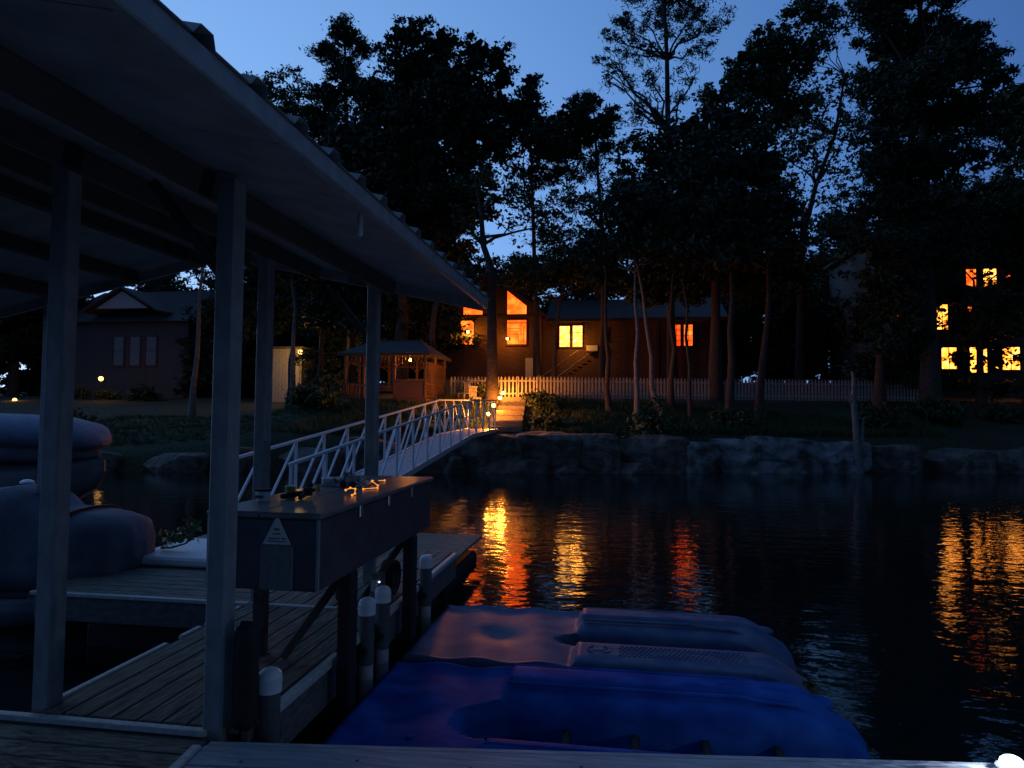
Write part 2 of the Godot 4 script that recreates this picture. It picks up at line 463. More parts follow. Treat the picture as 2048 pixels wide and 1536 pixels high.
func plant_trees() -> void:
	tree("pine_tree", "pine with a tufted round top rising left of the oak", Vector3(-16.34, 2.63, -40.00), [Vector3(0, 0, 0), Vector3(0.12, 5.21, 0), Vector3(-0.19, 12.75, 0), Vector3(-0.59, 19.14, 0), Vector3(-0.74, 23.19, 0)], 0.26, [[-0.5, 22.94, 0.57, 1.12, 1.06, 0.9], [-2.26, 22.75, -0.59, 0.9, 0.84, 0.9], [0.66, 22.12, 0.4, 0.75, 0.69, 0.8], [-1.27, 21.61, -0.95, 1.29, 0.91, 0.8], [-1.64, 19.52, 0.03, 1.52, 1.07, 0.9], [0.22, 19.85, -0.25, 1.26, 0.95, 0.8], [-2.65, 18, -0.79, 1.68, 1.55, 0.9], [-0.62, 15.97, -0.07, 2.2, 1.89, 0.9], [-2.25, 14.52, 0.63, 1.71, 1.55, 0.8], [-0.55, 11.7, 1.41, 2.42, 2.11, 0.9]], 0.24, M.needle, M.bark, "", 0.3, 0.0)
	tree("oak_tree", "broad dense oak with the tallest leafy crown behind the gazebo", Vector3(-11.82, 3.60, -36.00), [Vector3(0, 0, 0), Vector3(0.12, 3.62, 0), Vector3(0.21, 9.75, 0), Vector3(0.65, 14.52, 0), Vector3(1.18, 18.18, 0)], 0.38, [[0.36, 19.09, 0.93, 1.2, 0.93, 0.75], [1.3, 19.98, -0.26, 0.62, 0.79, 0.7], [2.4, 18.82, 0.13, 1.22, 0.89, 0.9], [-0.47, 17.94, 0.69, 1.1, 1.1, 0.7], [0.44, 18.15, -1.53, 2.33, 1.74, 1], [3.63, 16.27, 0.67, 1.62, 1.62, 0.95], [4.25, 18.22, 0.15, 0.99, 1.04, 0.85], [5.37, 17.67, 0.3, 0.82, 1.14, 0.7], [5.54, 16.88, -0.15, 0.66, 0.71, 0.9], [5, 15.46, -0.16, 1.1, 1.21, 0.75], [-1.53, 16.24, -0.35, 1.99, 1.7, 0.95], [1.61, 13.92, 1.29, 2.94, 2.41, 1], [3.96, 13.47, 0.74, 1.88, 2.15, 0.95], [-1.51, 12.78, 1.12, 2.45, 2.45, 1], [1.05, 10.74, 1.12, 3.49, 2.95, 1.05], [3.7, 10.05, 1.23, 1.85, 2.12, 0.95], [-1.23, 9.03, 1.68, 2.66, 2.4, 1], [0.59, 8.71, -2.53, 3.24, 2.06, 1], [-1.83, 6.98, -2.53, 3.26, 2.08, 1]], 0.27, M.leaf_dark, M.bark, "", 0.5, 0.0)
	tree("maple_tree", "thin pale leafed tree at the edge of the slip roof", Vector3(-24.10, 2.97, -46.00), [Vector3(0, 0, 0), Vector3(0.1, 7.26, 0), Vector3(-0.28, 14.62, 0), Vector3(-0.62, 20.22, 0)], 0.22, [[-1.68, 22.87, 0.71, 1.24, 0.87, 0.45], [0.9, 22.68, 1.2, 1.36, 0.93, 0.45], [-0.42, 21.35, 1.18, 2.15, 1.29, 0.45], [0.82, 21.33, -0.59, 1.67, 1.78, 0.6], [-2.55, 21.3, -0.93, 1.88, 1.51, 0.5], [0.99, 17.88, 1.89, 2.11, 1.76, 0.8], [1.09, 15.77, -0.3, 2.2, 2.2, 0.9]], 0.24, M.leaf, M.bark, "", 0.5, 0.0)
	tree("birch_tree", "slim pointed tree between the oak and the drooping pine", Vector3(-4.33, 3.46, -37.00), [Vector3(0, 0, 0), Vector3(-0.09, 3.81, 0), Vector3(-0.31, 9.93, 0), Vector3(-0.52, 15.58, 0)], 0.2, [[-0.53, 16.95, 0.4, 0.44, 0.72, 0.8], [-0.47, 16.02, -0.02, 0.89, 1, 0.9], [-1.12, 15.19, -0.32, 1.3, 1.13, 0.9], [-2.41, 14.81, -1.17, 1.39, 1.21, 0.85], [0.27, 13.59, 0.62, 1.42, 1.36, 0.95], [-2.02, 13.09, -0.7, 1.31, 0.85, 0.4], [-0.35, 12.58, -1.11, 1.71, 1.14, 0.55]], 0.24, M.leaf_dark, M.bark, "", 0.5, 0.0)
	tree("drooping_pine", "flat topped pine with drooping fans above the gable roof", Vector3(-0.85, 3.64, -39.00), [Vector3(0, 0, 0), Vector3(0.08, 3.86, 0), Vector3(-0.02, 9.05, 0), Vector3(-0.31, 12.55, 0), Vector3(-0.55, 16.24, 0)], 0.2, [[-0.64, 16.91, -0.79, 1.06, 0.59, 0.9], [-1.49, 15.58, 1.15, 1.24, 0.68, 0.95], [0.22, 15.5, 0.05, 0.86, 0.75, 0.9], [-2.62, 15.85, -0.86, 1.01, 0.72, 0.85], [-0.97, 14.74, 0.33, 1.78, 0.86, 1], [-2.26, 14.45, -0.82, 1.48, 1.01, 0.85], [0.45, 14.15, -0.07, 0.81, 0.69, 0.55], [-1.07, 13.5, -0.85, 1.77, 1, 0.6], [-2.76, 12.36, 0.04, 1.34, 1.16, 0.5], [-1.25, 10.48, 1.12, 1.29, 1.01, 0.25], [0.69, 11.06, 0.85, 1.12, 1.4, 0.25], [-2.37, 9.14, 1.01, 1.41, 1.69, 0.4], [-0.99, 8.37, 0.52, 1.13, 1.13, 0.25]], 0.25, M.needle, M.bark, "", 0.3, 0.3)
	tree("forked_tree", "thick forked trunk standing beside the picket gate", Vector3(-5.63, 2.52, -30.50), [Vector3(0, 0, 0), Vector3(-0.01, 1.57, 0), Vector3(-0.04, 3.85, 0), Vector3(-0.08, 6.16, 0), Vector3(-0.49, 7.33, 0), Vector3(-0.61, 8.96, 0), Vector3(-0.9, 10.38, 0)], 0.29, [[-1.28, 10.34, -0.66, 0.8, 0.52, 0.35], [-0.37, 10.64, -0.25, 1.07, 0.61, 0.4], [-1.55, 8.86, -0.32, 0.56, 0.8, 0.3], [0.26, 9.43, -0.09, 0.78, 0.69, 0.16], [-0.69, 7.86, -0.22, 0.93, 0.93, 0.13], [1.12, 9.91, -0.62, 1.12, 0.89, 0.35], [0.87, 8.43, -0.77, 1.03, 0.94, 0.15], [2.18, 8.59, -0.68, 0.93, 1.39, 0.4], [0.43, 6.29, -0.67, 1.17, 0.93, 0.3], [-0.96, 5.82, 0.61, 0.81, 0.77, 0.45], [1.73, 6.06, 0.27, 1.08, 0.72, 0.65], [-1.8, 5.22, 0.89, 1.03, 0.76, 0.8]], 0.2, M.leaf, M.bark, "", 0.5, 0.0)
	tree("scrub_oak", "low spreading tree hiding the upper part of the house", Vector3(-3.41, 3.28, -36.00), [Vector3(0, 0, 0), Vector3(0.13, 2.23, 0), Vector3(0.38, 4.9, 0), Vector3(0.77, 7.03, 0)], 0.14, [[-0.44, 6.41, -0.1, 1.23, 0.7, 0.8], [1.12, 6.67, -0.85, 1.63, 0.92, 0.9], [2.9, 6.09, 1.06, 1.28, 0.92, 0.8], [0.7, 7.35, 0.9, 1.56, 0.88, 0.45], [2.49, 7.32, 0.28, 1.15, 0.94, 0.35], [-0.64, 5.37, 0.42, 0.9, 0.32, 0.5], [-1.86, 6.13, -0.57, 1.09, 0.65, 0.8]], 0.22, M.leaf_dark, M.bark, "", 0.5, 0.0)
	tree("tall_pine", "tall open pine towering above the dark evergreens", Vector3(3.19, 3.78, -41.00), [Vector3(0, 0, 0), Vector3(-0.08, 3.95, 0), Vector3(-0.19, 10.52, 0), Vector3(-0.24, 15.37, 0), Vector3(-0.29, 19.66, 0), Vector3(-0.46, 23.37, 0), Vector3(-0.63, 27.13, 0)], 0.27, [[-0.73, 25.81, 0.56, 2.09, 1.2, 0.5], [-2.17, 24.7, -0.38, 1.53, 0.68, 0.45], [1.06, 23.85, 0.02, 1.65, 0.72, 0.5], [-0.38, 23.28, -0.36, 2.43, 0.67, 0.6], [-2.93, 22.59, -0.87, 1.12, 0.5, 0.5], [-1.54, 22.77, -1.21, 1.56, 0.62, 0.55], [1.4, 22.03, 0.84, 1.17, 0.53, 0.5], [2.87, 22.45, -0.48, 0.78, 0.42, 0.5], [-3.53, 21.33, 0.2, 0.73, 0.36, 0.45], [0.96, 20.86, 0.95, 1.29, 0.7, 0.45], [-1.31, 20.63, 0.33, 1.56, 0.54, 0.4], [-3.83, 20.17, -0.02, 0.85, 0.37, 0.45], [-2.47, 20.74, -0.85, 1.05, 0.43, 0.35], [1.75, 20.14, 0.25, 1.07, 0.59, 0.35], [-3.38, 18.9, 0.69, 0.78, 0.36, 0.45], [-3.83, 18.84, -0.35, 0.55, 0.31, 0.4], [-1.33, 18.68, 0.84, 1.18, 0.53, 0.22], [0.76, 18.95, 0.04, 1.08, 0.66, 0.22], [-2.62, 18.79, -0.42, 0.67, 0.49, 0.35], [-1.29, 17.59, -0.03, 1.2, 0.48, 0.25], [0.46, 17.56, 0.1, 1.07, 0.54, 0.2], [-1.72, 16.79, -0.59, 1.1, 0.43, 0.35], [-2.43, 16.64, 0.52, 0.6, 0.3, 0.3], [-0.7, 16.21, -0.12, 0.9, 0.42, 0.25]], 0.22, M.needle, M.bark, "", 0.28, 0.45)
	tree("magnolia_tree", "very dark dense evergreen in front of the tall pine", Vector3(4.65, 2.72, -34.00), [Vector3(0, 0, 0), Vector3(0.05, 4.01, 0), Vector3(0.03, 7.93, 0), Vector3(-0.08, 11.64, 0)], 0.3, [[-0.93, 13.29, 0.24, 1.47, 0.98, 0.95], [1.23, 14.17, -1.41, 1.68, 1.27, 1], [-2.3, 12.28, -0.75, 1.42, 1.42, 0.9], [-0.45, 10.7, 1.97, 2.31, 1.85, 1.1], [1.73, 10.97, 0.95, 1.65, 1.89, 1], [-3.09, 9.99, 0.12, 1.38, 1.48, 0.9], [-1.05, 9.23, -0.98, 2.78, 2.27, 1.1], [1.32, 8.44, 0.66, 2.14, 2.14, 1.1], [-3.34, 7.69, 0.37, 1.47, 1.71, 1], [-0.43, 6.94, -2.22, 3.12, 1.82, 1.1], [2.67, 6.72, -1.57, 2.01, 1.76, 1], [-3.33, 5.74, 0.25, 1.47, 0.98, 0.9], [3.22, 9.02, -0.76, 1.08, 1.23, 0.8], [-3.94, 12.74, 0.26, 0.84, 0.64, 0.5], [-4.31, 11.39, 0.56, 0.74, 0.98, 0.5]], 0.26, M.leaf_dark, M.bark, "", 0.5, 0.0)
	tree("poplar_tree", "open leafy tree with sky gaps right of the tall pine", Vector3(11.07, 3.93, -44.00), [Vector3(0, 0, 0), Vector3(0.02, 4.12, 0), Vector3(0.21, 9.09, 0), Vector3(1.04, 12.51, 0), Vector3(2.19, 15.59, 0), Vector3(2.82, 19.34, 0)], 0.26, [[-2.81, 21.05, -0.05, 1.08, 0.82, 0.85], [-1.37, 21.95, -0.4, 1.4, 1.15, 0.85], [-3.58, 19.95, -0.99, 1.43, 1.17, 0.85], [-4.85, 18.69, -0.96, 1.17, 0.98, 0.8], [-1.7, 19.7, -1.07, 2.26, 1.61, 1], [0.19, 23.69, -0.53, 1.14, 1.59, 0.7], [1.56, 24.24, -0.54, 1.46, 1.27, 0.7], [0.34, 21.12, -0.61, 1.71, 1.4, 0.85], [2.15, 22.6, -0.6, 1.26, 1.45, 0.35], [-0.31, 17.83, -1.87, 2.28, 1.57, 0.9], [1.23, 18, 0.38, 1.66, 1.36, 0.3], [2.77, 18.21, 1.02, 1.33, 1.51, 0.3], [0.51, 15.36, 0.79, 1.65, 1.22, 0.35], [2.53, 15.56, 0.77, 1.52, 1.21, 0.35], [-0.55, 14.36, 0.31, 1.24, 1.24, 0.4], [2.18, 14.09, -1.03, 1.9, 1.14, 0.22], [-1.31, 11.97, 0.99, 1.22, 1.52, 0.35], [1.22, 11.66, 0.17, 1.85, 1.05, 0.2], [3.27, 12.36, -0.8, 1.44, 1.38, 0.28], [0.2, 9.85, 0.66, 1.52, 0.91, 0.25], [2.4, 9.69, 0.96, 1.2, 0.78, 0.28], [1.28, 7.33, 0.8, 1.69, 0.72, 0.4], [-0.49, 7.02, 1.02, 1.33, 1.21, 0.9], [3.76, 7.9, -0.68, 1.24, 1.24, 0.8]], 0.26, M.leaf, M.bark, "", 0.5, 0.0)
	tree("great_pine", "huge dark pine with layered boughs beside the right hand house", Vector3(13.84, 1.95, -33.00), [Vector3(0, 0, 0), Vector3(-0.02, 4.53, 0), Vector3(-0.06, 9.53, 0), Vector3(-0.12, 14.62, 0), Vector3(-0.16, 20.73, 0)], 0.38, [[-2.21, 18.43, 0.96, 1.57, 0.99, 1], [-0.6, 19.33, 1.14, 2, 1.11, 1], [1.54, 20.04, -0.65, 1.16, 0.56, 0.8], [-0.58, 17.86, -1.16, 2.14, 1.29, 1], [0.99, 17.47, -0.23, 1.47, 0.87, 1], [2.21, 17.99, -0.58, 0.78, 0.51, 0.85], [-0.43, 14.81, 1.99, 2.36, 1.11, 1], [2.83, 16.52, -0.83, 1.02, 0.69, 0.9], [-1.85, 15.53, -0.19, 1.48, 1.16, 0.9], [2.75, 15.2, 0.32, 0.89, 0.49, 0.8], [-0.66, 14.43, -1.07, 1.89, 1.32, 0.95], [1.29, 14.1, -0.59, 2.08, 1.15, 0.95], [3.37, 14.12, -1.18, 1.4, 0.79, 0.6], [-2.16, 11.74, 1.13, 1.55, 1.11, 0.9], [0.28, 11.93, -0.3, 2.06, 1.28, 1], [1.99, 11.94, 0.07, 1.35, 0.99, 0.45], [-1.18, 10.19, -0.48, 1.76, 1.39, 1], [0.21, 9.53, 0.73, 1.55, 1.32, 0.95], [-2.3, 7.66, 1.35, 1.53, 1.18, 1], [-0.07, 7.74, -0.14, 1.81, 1.22, 1], [-1.77, 5.85, 0.39, 1.57, 1.26, 1], [0.1, 5.81, -0.89, 1.3, 1.16, 0.95], [1.7, 8.09, 0.08, 1.12, 0.98, 0.35], [-1.53, 3.84, 0.2, 1.35, 1.12, 0.95], [1.57, 5.44, -0.19, 0.81, 0.54, 0.6], [-0.19, 3.85, -0.03, 0.54, 0.67, 0.8]], 0.25, M.needle, M.bark, "", 0.32, 0.15)
	tree("sweetgum_tree", "leafy tree against the right hand house wall", Vector3(19.53, 2.59, -36.00), [Vector3(0, 0, 0), Vector3(0.03, 4.23, 0), Vector3(0.11, 9.58, 0), Vector3(0.04, 13.77, 0)], 0.28, [[0.27, 15.56, -1.22, 1.51, 1.26, 0.8], [0.96, 13.84, -0.88, 1.74, 1.74, 0.95], [-0.67, 12.07, 0.01, 1.27, 1.17, 0.4], [-0.53, 9.81, 0.88, 1.65, 1.32, 0.8], [-1.27, 10.19, -0.2, 1.08, 0.98, 0.3], [-0.19, 8.29, -0.65, 1.48, 0.99, 0.65], [-1.43, 7.78, -0.45, 0.98, 0.84, 0.5], [0.88, 6.36, -1.07, 1.24, 1.09, 0.8], [-1.1, 4.89, 0.54, 1.05, 0.71, 0.8], [-2.23, 4, 0.13, 0.97, 0.58, 0.8], [-0.94, 3.74, 0.16, 1.2, 0.48, 0.85]], 0.25, M.leaf, M.bark, "", 0.5, 0.0)
	tree("cedar_tree", "bushy dark cedar filling the gap right of the house", Vector3(7.72, 4.23, -47.00), [Vector3(0, 0, 0), Vector3(-0.01, 0.94, 0), Vector3(0.07, 2.94, 0)], 0.2, [[-0.72, 4.2, 0.61, 1.85, 1.65, 1], [1.52, 5.52, 0.48, 1.97, 1.64, 1], [-0.97, 1.61, 0.05, 1.2, 1.47, 0.9], [1.93, 2.6, -0.08, 0.99, 1.32, 0.8], [0.57, 3.55, 0.42, 0.99, 0.79, 0.8], [3.25, 5.06, 1.09, 1.61, 1.16, 0.9]], 0.26, M.leaf_dark, M.bark, "", 0.5, 0.0)
	tree("holly_tree", "low dark holly below the sky gap", Vector3(13.66, 4.21, -48.00), [Vector3(0, 0, 0), Vector3(0.05, 1.01, 0), Vector3(0.16, 2.68, 0)], 0.2, [[-0.5, 3.94, 0.72, 1.98, 1.65, 1], [1.18, 4.16, 1.3, 1.94, 1.94, 1], [-1.09, 1.32, 0.48, 1.46, 1.32, 0.9], [1.76, 1.39, -0.64, 2.01, 1.34, 1], [-3.48, 1.03, -0.15, 0.81, 1.01, 0.7], [3.94, 1.79, -1.47, 1.7, 1.7, 1]], 0.26, M.leaf_dark, M.bark, "", 0.5, 0.0)
	tree("beech_tree", "broad dark tree spreading behind the left lawn", Vector3(-26.41, 2.88, -44.00), [Vector3(0, 0, 0), Vector3(0.07, 3.54, 0), Vector3(0.11, 6.35, 0), Vector3(0.23, 8.46, 0)], 0.3, [[0.11, 7.1, -0.27, 2.47, 1.76, 1], [3.16, 7.04, -0.21, 2.44, 2.09, 1], [-2.22, 5.73, -0.4, 1.56, 1.42, 0.9], [1.16, 9.36, -1, 2.5, 1.79, 0.95], [4.48, 9.16, -0.43, 2.1, 2.1, 1], [6.07, 6.31, -0.33, 2.07, 2.07, 1], [-1.43, 8.19, -0.24, 1.27, 0.85, 0.5], [2.14, 4.85, 0.55, 2.06, 1.17, 0.9]], 0.27, M.leaf_dark, M.bark, "", 0.5, 0.0)
	tree("hickory_tree", "dark tree overhanging the gazebo roof", Vector3(-17.38, 2.38, -38.00), [Vector3(0, 0, 0), Vector3(0.08, 2.82, 0), Vector3(0.12, 5.19, 0), Vector3(0.22, 7.58, 0)], 0.22, [[0.07, 7.79, -1.04, 2.13, 1.52, 1], [2.29, 6.4, -0.33, 1.78, 1.48, 1], [0.19, 5.42, 0.51, 1.46, 1.05, 0.8], [4.84, 5.6, 0.8, 1.71, 1.14, 0.95], [2.89, 4.72, 1.13, 1.42, 0.68, 0.8], [6.82, 6.18, 0.55, 1.99, 1.42, 1], [8.09, 4.97, 0.91, 1.01, 0.67, 0.8], [7.17, 4.44, 0.69, 1.13, 0.51, 0.7]], 0.26, M.leaf_dark, M.bark, "", 0.5, 0.0)
	tree("walnut_tree", "sparse dark tree above the roof of the grey house", Vector3(-38.95, 3.30, -52.00), [Vector3(0, 0, 0), Vector3(0.09, 3.96, 0), Vector3(0.31, 8.2, 0), Vector3(0.66, 11.6, 0)], 0.3, [[2.39, 9.52, 1.67, 2.04, 0.82, 0.45], [4.94, 10.26, 0.84, 2.06, 1.07, 0.3], [-0.66, 11.05, 0.7, 2.52, 1.01, 0.4], [2.37, 8.65, -0.34, 2.11, 1.01, 0.5], [4.88, 8.24, -0.74, 1.52, 1.27, 0.8], [-3.96, 11.4, -0.48, 2.16, 1.3, 0.8], [5.42, 11.76, 2.31, 3.61, 0.8, 0.8], [-5.61, 14.44, -3.64, 5.49, 1.83, 1]], 0.26, M.leaf_dark, M.bark, "", 0.5, 0.0)
	tree("elm_tree", "dark leafy tree at the left end of the lawn", Vector3(-45.94, 3.04, -46.00), [Vector3(0, 0, 0), Vector3(0.09, 3.68, 0), Vector3(0.29, 6.78, 0), Vector3(0.59, 9.89, 0)], 0.3, [[-2.63, 10.18, -0.97, 2.39, 1.19, 0.9], [1.07, 9.1, 0.01, 1.7, 0.77, 0.6], [3.22, 9.15, -0.5, 1.94, 1.16, 0.8], [-0.66, 7.58, -0.03, 1.94, 0.62, 0.3], [3.55, 6.93, 1.15, 1.87, 0.9, 0.55], [4.73, 7.54, -0.35, 1.38, 1, 0.9], [-2.92, 5.56, -2.38, 2.85, 1.63, 1], [2.38, 5.35, -1.12, 2.35, 1.57, 1], [-2.74, 7.39, 1.35, 2.28, 2.66, 1], [3.55, 10.73, 2.65, 3.65, 1.46, 1], [-4.99, 3.08, -1.81, 2.42, 2.02, 1]], 0.27, M.leaf_dark, M.bark, "", 0.5, 0.0)
	tree("laurel_tree", "thick evergreen screening the lower storeys of the tall house", Vector3(14.12, 2.80, -37.00), [Vector3(0, 0, 0), Vector3(-0.02, 1.69, 0), Vector3(0.13, 3.21, 0), Vector3(0.28, 5.25, 0)], 0.22, [[-1.18, 4.34, -0.63, 1.56, 1.82, 1], [0.16, 5.3, -0.32, 1.28, 1.28, 1], [0.81, 2.73, -0.26, 1.02, 1.27, 1], [-1.19, 1.65, 0.63, 1.75, 1.25, 1], [1.34, 1.21, -0.47, 1.53, 0.61, 1], [2.85, 2.31, 0.09, 0.3, 0.85, 0.9], [4.28, 2.18, 0.09, 0.27, 0.84, 0.9], [2.79, 3.94, 0.05, 0.55, 0.75, 0.9], [3.78, 4.59, 0.62, 1.22, 0.64, 0.9], [5.52, 5.22, -0.34, 1, 1.25, 1], [1.32, 6.18, 0.34, 1, 0.75, 0.9], [3.03, 0.96, -0.36, 1.51, 0.4, 1], [4.86, 0.9, -0.12, 1.49, 0.45, 1], [1.02, 4.24, -0.15, 0.56, 0.76, 0.9], [2.52, 5.47, -0.06, 0.6, 0.65, 0.8], [4.92, 3.49, -0.57, 1.26, 0.45, 1], [3.33, 3.18, 0.09, 0.75, 0.25, 0.8], [2.32, 2.14, 0, 0.65, 0.55, 0.12], [3.52, 2.13, 0.11, 0.69, 0.64, 0.22], [5.14, 2.29, -0.18, 0.75, 0.65, 0.28], [3.68, 6.26, 0.2, 0.99, 0.55, 0.2], [2.09, 4.43, -0.12, 0.4, 0.66, 0.25]], 0.24, M.leaf_dark, M.bark, "", 0.5, 0.0)
	tree("ash_tree", "leafy tree spreading across the upper storey of the tall house", Vector3(17.58, 2.71, -36.50), [Vector3(0, 0, 0), Vector3(-0.02, 1.74, 0), Vector3(0.01, 5.2, 0), Vector3(-0.02, 7.19, 0), Vector3(-0.1, 8.69, 0)], 0.2, [[-1.52, 8.32, 0.62, 1.47, 1.22, 1], [0.15, 8.33, 0.39, 1.47, 1.22, 0.9], [1.88, 8.85, 0.08, 1.22, 1.22, 0.9], [-1.13, 7.05, 0.19, 0.49, 0.64, 0.8], [1.08, 7.1, 0.26, 0.88, 0.49, 0.8], [1.89, 6.45, -0.25, 0.74, 0.74, 0.8], [-2.03, 7.2, 0.16, 1.24, 0.99, 1], [-0.53, 5.28, 0.28, 0.98, 0.34, 0.7], [-2.64, 9.43, -0.52, 1.53, 1.53, 1]], 0.24, M.leaf_dark, M.bark, "", 0.5, 0.0)
	tree("spruce_tree", "dense dark tree behind the open poplar", Vector3(15.87, 4.28, -50.00), [Vector3(0, 0, 0), Vector3(0, 2.45, 0), Vector3(0.04, 5.93, 0), Vector3(0.08, 8.73, 0)], 0.25, [[-1.48, 6.02, -0.38, 2.81, 1.75, 1], [1.53, 7.39, -0.5, 2.09, 2.09, 1], [-3.55, 6.97, -1.48, 2.17, 1.81, 1], [0.31, 3.96, -0.93, 2.47, 1.76, 1], [1.55, 8.59, 0.44, 1.03, 1.37, 0.9], [2.07, 11.9, 0.92, 1.02, 1.7, 0.7]], 0.28, M.leaf_dark, M.bark, "", 0.5, 0.0)
	tree("linden_tree", "dark tree standing behind the gable roof", Vector3(-7.08, 4.38, -47.00), [Vector3(0, 0, 0), Vector3(0.07, 2.21, 0), Vector3(-0.03, 5.72, 0), Vector3(-0.11, 7.14, 0)], 0.25, [[-2.56, 5.79, -0.16, 1.77, 1.06, 0.7], [-0.84, 7.26, -0.53, 1.42, 1.07, 0.6], [1.25, 7.84, -0.96, 1.78, 1.07, 0.8], [4.23, 7.16, 1.16, 2.03, 1.15, 0.8], [6.9, 7.09, -0.5, 2.08, 1.39, 0.9], [8.98, 5.8, -1.34, 1.75, 1.4, 0.9], [-4.49, 7.05, 0.93, 2.1, 1.4, 0.9]], 0.27, M.leaf_dark, M.bark, "", 0.5, 0.0)

# ------------------------------------------------------------------ dock
func planks_z(t: Node3D, x0: float, x1: float, z0: float, z1: float, top: float, m: Material, width := 0.138) -> void:
	var nb := int(round((x1 - x0) / width))
	var w := (x1 - x0) / nb
	for k in nb:
		part(t, "plank", bb(Vector3(w - 0.009, 0.036, z0 - z1), 0.004), m, Vector3(x0 + w * (k + 0.5), top - 0.018 + rng.randf_range(-0.003, 0.002), (z0 + z1) * 0.5))

func planks_x(t: Node3D, x0: float, x1: float, z0: float, z1: float, top: float, m: Material, width := 0.138) -> void:
	var nb := int(round((z0 - z1) / width))
	var w := (z0 - z1) / nb
	for k in nb:
		part(t, "plank", bb(Vector3(x1 - x0, 0.036, w - 0.009), 0.004), m, Vector3((x0 + x1) * 0.5, top - 0.018 + rng.randf_range(-0.003, 0.002), z0 - w * (k + 0.5)))

func build_dock() -> void:
	# finger dock between the slip and the blue floats
	var t := thing("finger_dock", "grey plank finger dock running under the long locker", "dock", Vector3.ZERO)
	planks_z(t, -2.95, -1.84, -3.19, -5.21, 0.5, M.wood)
	planks_z(t, -2.95, -1.84, -5.27, -7.6, 0.5, M.wood)
	part(t, "edge_strip", bb(Vector3(1.11, 0.03, 0.05), 0.004), M.trim, Vector3(-2.395, 0.492, -5.24))
	part(t, "fascia", bb(Vector3(0.04, 0.26, 4.4), 0.004), M.fascia, Vector3(-1.815, 0.35, -5.4))
	part(t, "fascia", bb(Vector3(0.04, 0.26, 2.0), 0.004), M.fascia, Vector3(-2.975, 0.35, -4.2))
	for a in [[-3.3, -4.28], [-4.4, -4.72], [-5.2, -6.05], [-6.15, -7.55]]:
		part(t, "rub_rail", bb(Vector3(0.06, 0.05, a[0] - a[1]), 0.01), M.trim, Vector3(-1.795, 0.478, (a[0] + a[1]) * 0.5))
	for a in [[-3.25, -4.25], [-4.4, -4.62], [-4.7, -5.15]]:
		part(t, "rub_rail", bb(Vector3(0.05, 0.04, a[0] - a[1]), 0.01), M.trim, Vector3(-2.985, 0.486, (a[0] + a[1]) * 0.5))
	for k in 4:
		part(t, "float_drum", bb(Vector3(0.95, 0.42, 0.9), 0.05), M.rubber, Vector3(-2.395, 0.0, -3.75 - k * 1.05))
	# cross walkway with the white tray, leading to the gangway
	t = thing("cross_walkway", "plank cross walkway closing the boat slip", "dock", Vector3.ZERO)
	planks_x(t, -4.98, -2.96, -5.27, -7.6, 0.5, M.wood_x)
	part(t, "edge_strip", bb(Vector3(2.02, 0.03, 0.045), 0.004), M.trim, Vector3(-3.97, 0.492, -5.245))
	part(t, "fascia", bb(Vector3(1.98, 0.2, 0.04), 0.004), M.fascia, Vector3(-3.98, 0.36, -5.285))
	part(t, "float_drum", bb(Vector3(1.6, 0.42, 2.0), 0.05), M.rubber, Vector3(-3.84, 0.0, -6.45))
	# landing float for the gangway
	t = thing("landing_float", "low landing float under the foot of the gangway", "dock", Vector3.ZERO)
	planks_x(t, -5.7, -1.9, -7.66, -9.6, 0.34, M.wood_x)
	part(t, "float_drum", bb(Vector3(3.7, 0.4, 1.8), 0.05), M.rubber, Vector3(-3.8, -0.05, -8.63))
	# walkway that the photographer stands on
	t = thing("near_walkway", "dark plank walkway in front of the slip post", "dock", Vector3.ZERO)
	planks_x(t, -6.6, -1.95, 0.9, -3.1, 0.47, M.wood_x)
	part(t, "edge_strip", bb(Vector3(4.6, 0.03, 0.045), 0.004), M.trim, Vector3(-4.28, 0.485, -3.145))
	part(t, "fascia", bb(Vector3(4.6, 0.2, 0.04), 0.004), M.fascia, Vector3(-4.28, 0.36, -3.13))
	part(t, "float_drum", bb(Vector3(4.4, 0.42, 3.6), 0.05), M.rubber, Vector3(-4.25, 0.0, -1.1))
	t = thing("pale_walkway", "pale grey plank walkway along the end of the blue floats", "dock", Vector3(-1.9, 0.5, -2.99), "", 0.115)
	planks_x(t, 0.0, 7.0, 3.6, -0.02, 0.0, M.pale_plank, 0.19)
	part(t, "edge_strip", bb(Vector3(7.0, 0.09, 0.045), 0.008), M.pale_plank, Vector3(3.5, -0.05, -0.045))
	part(t, "end_strip", bb(Vector3(0.05, 0.05, 3.6), 0.008), M.trim, Vector3(-0.028, -0.015, 1.8))
	for k in 14:
		part(t, "screw", bb(Vector3(0.014, 0.004, 0.014), 0.001), M.ink, Vector3(0.25 + k * 0.5 + rng.randf_range(-0.02, 0.02), 0.001, 0.09 if k % 2 else 0.13))
	part(t, "float_drum", bb(Vector3(6.6, 0.42, 3.2), 0.05), M.rubber, Vector3(3.5, -0.5, 1.8))

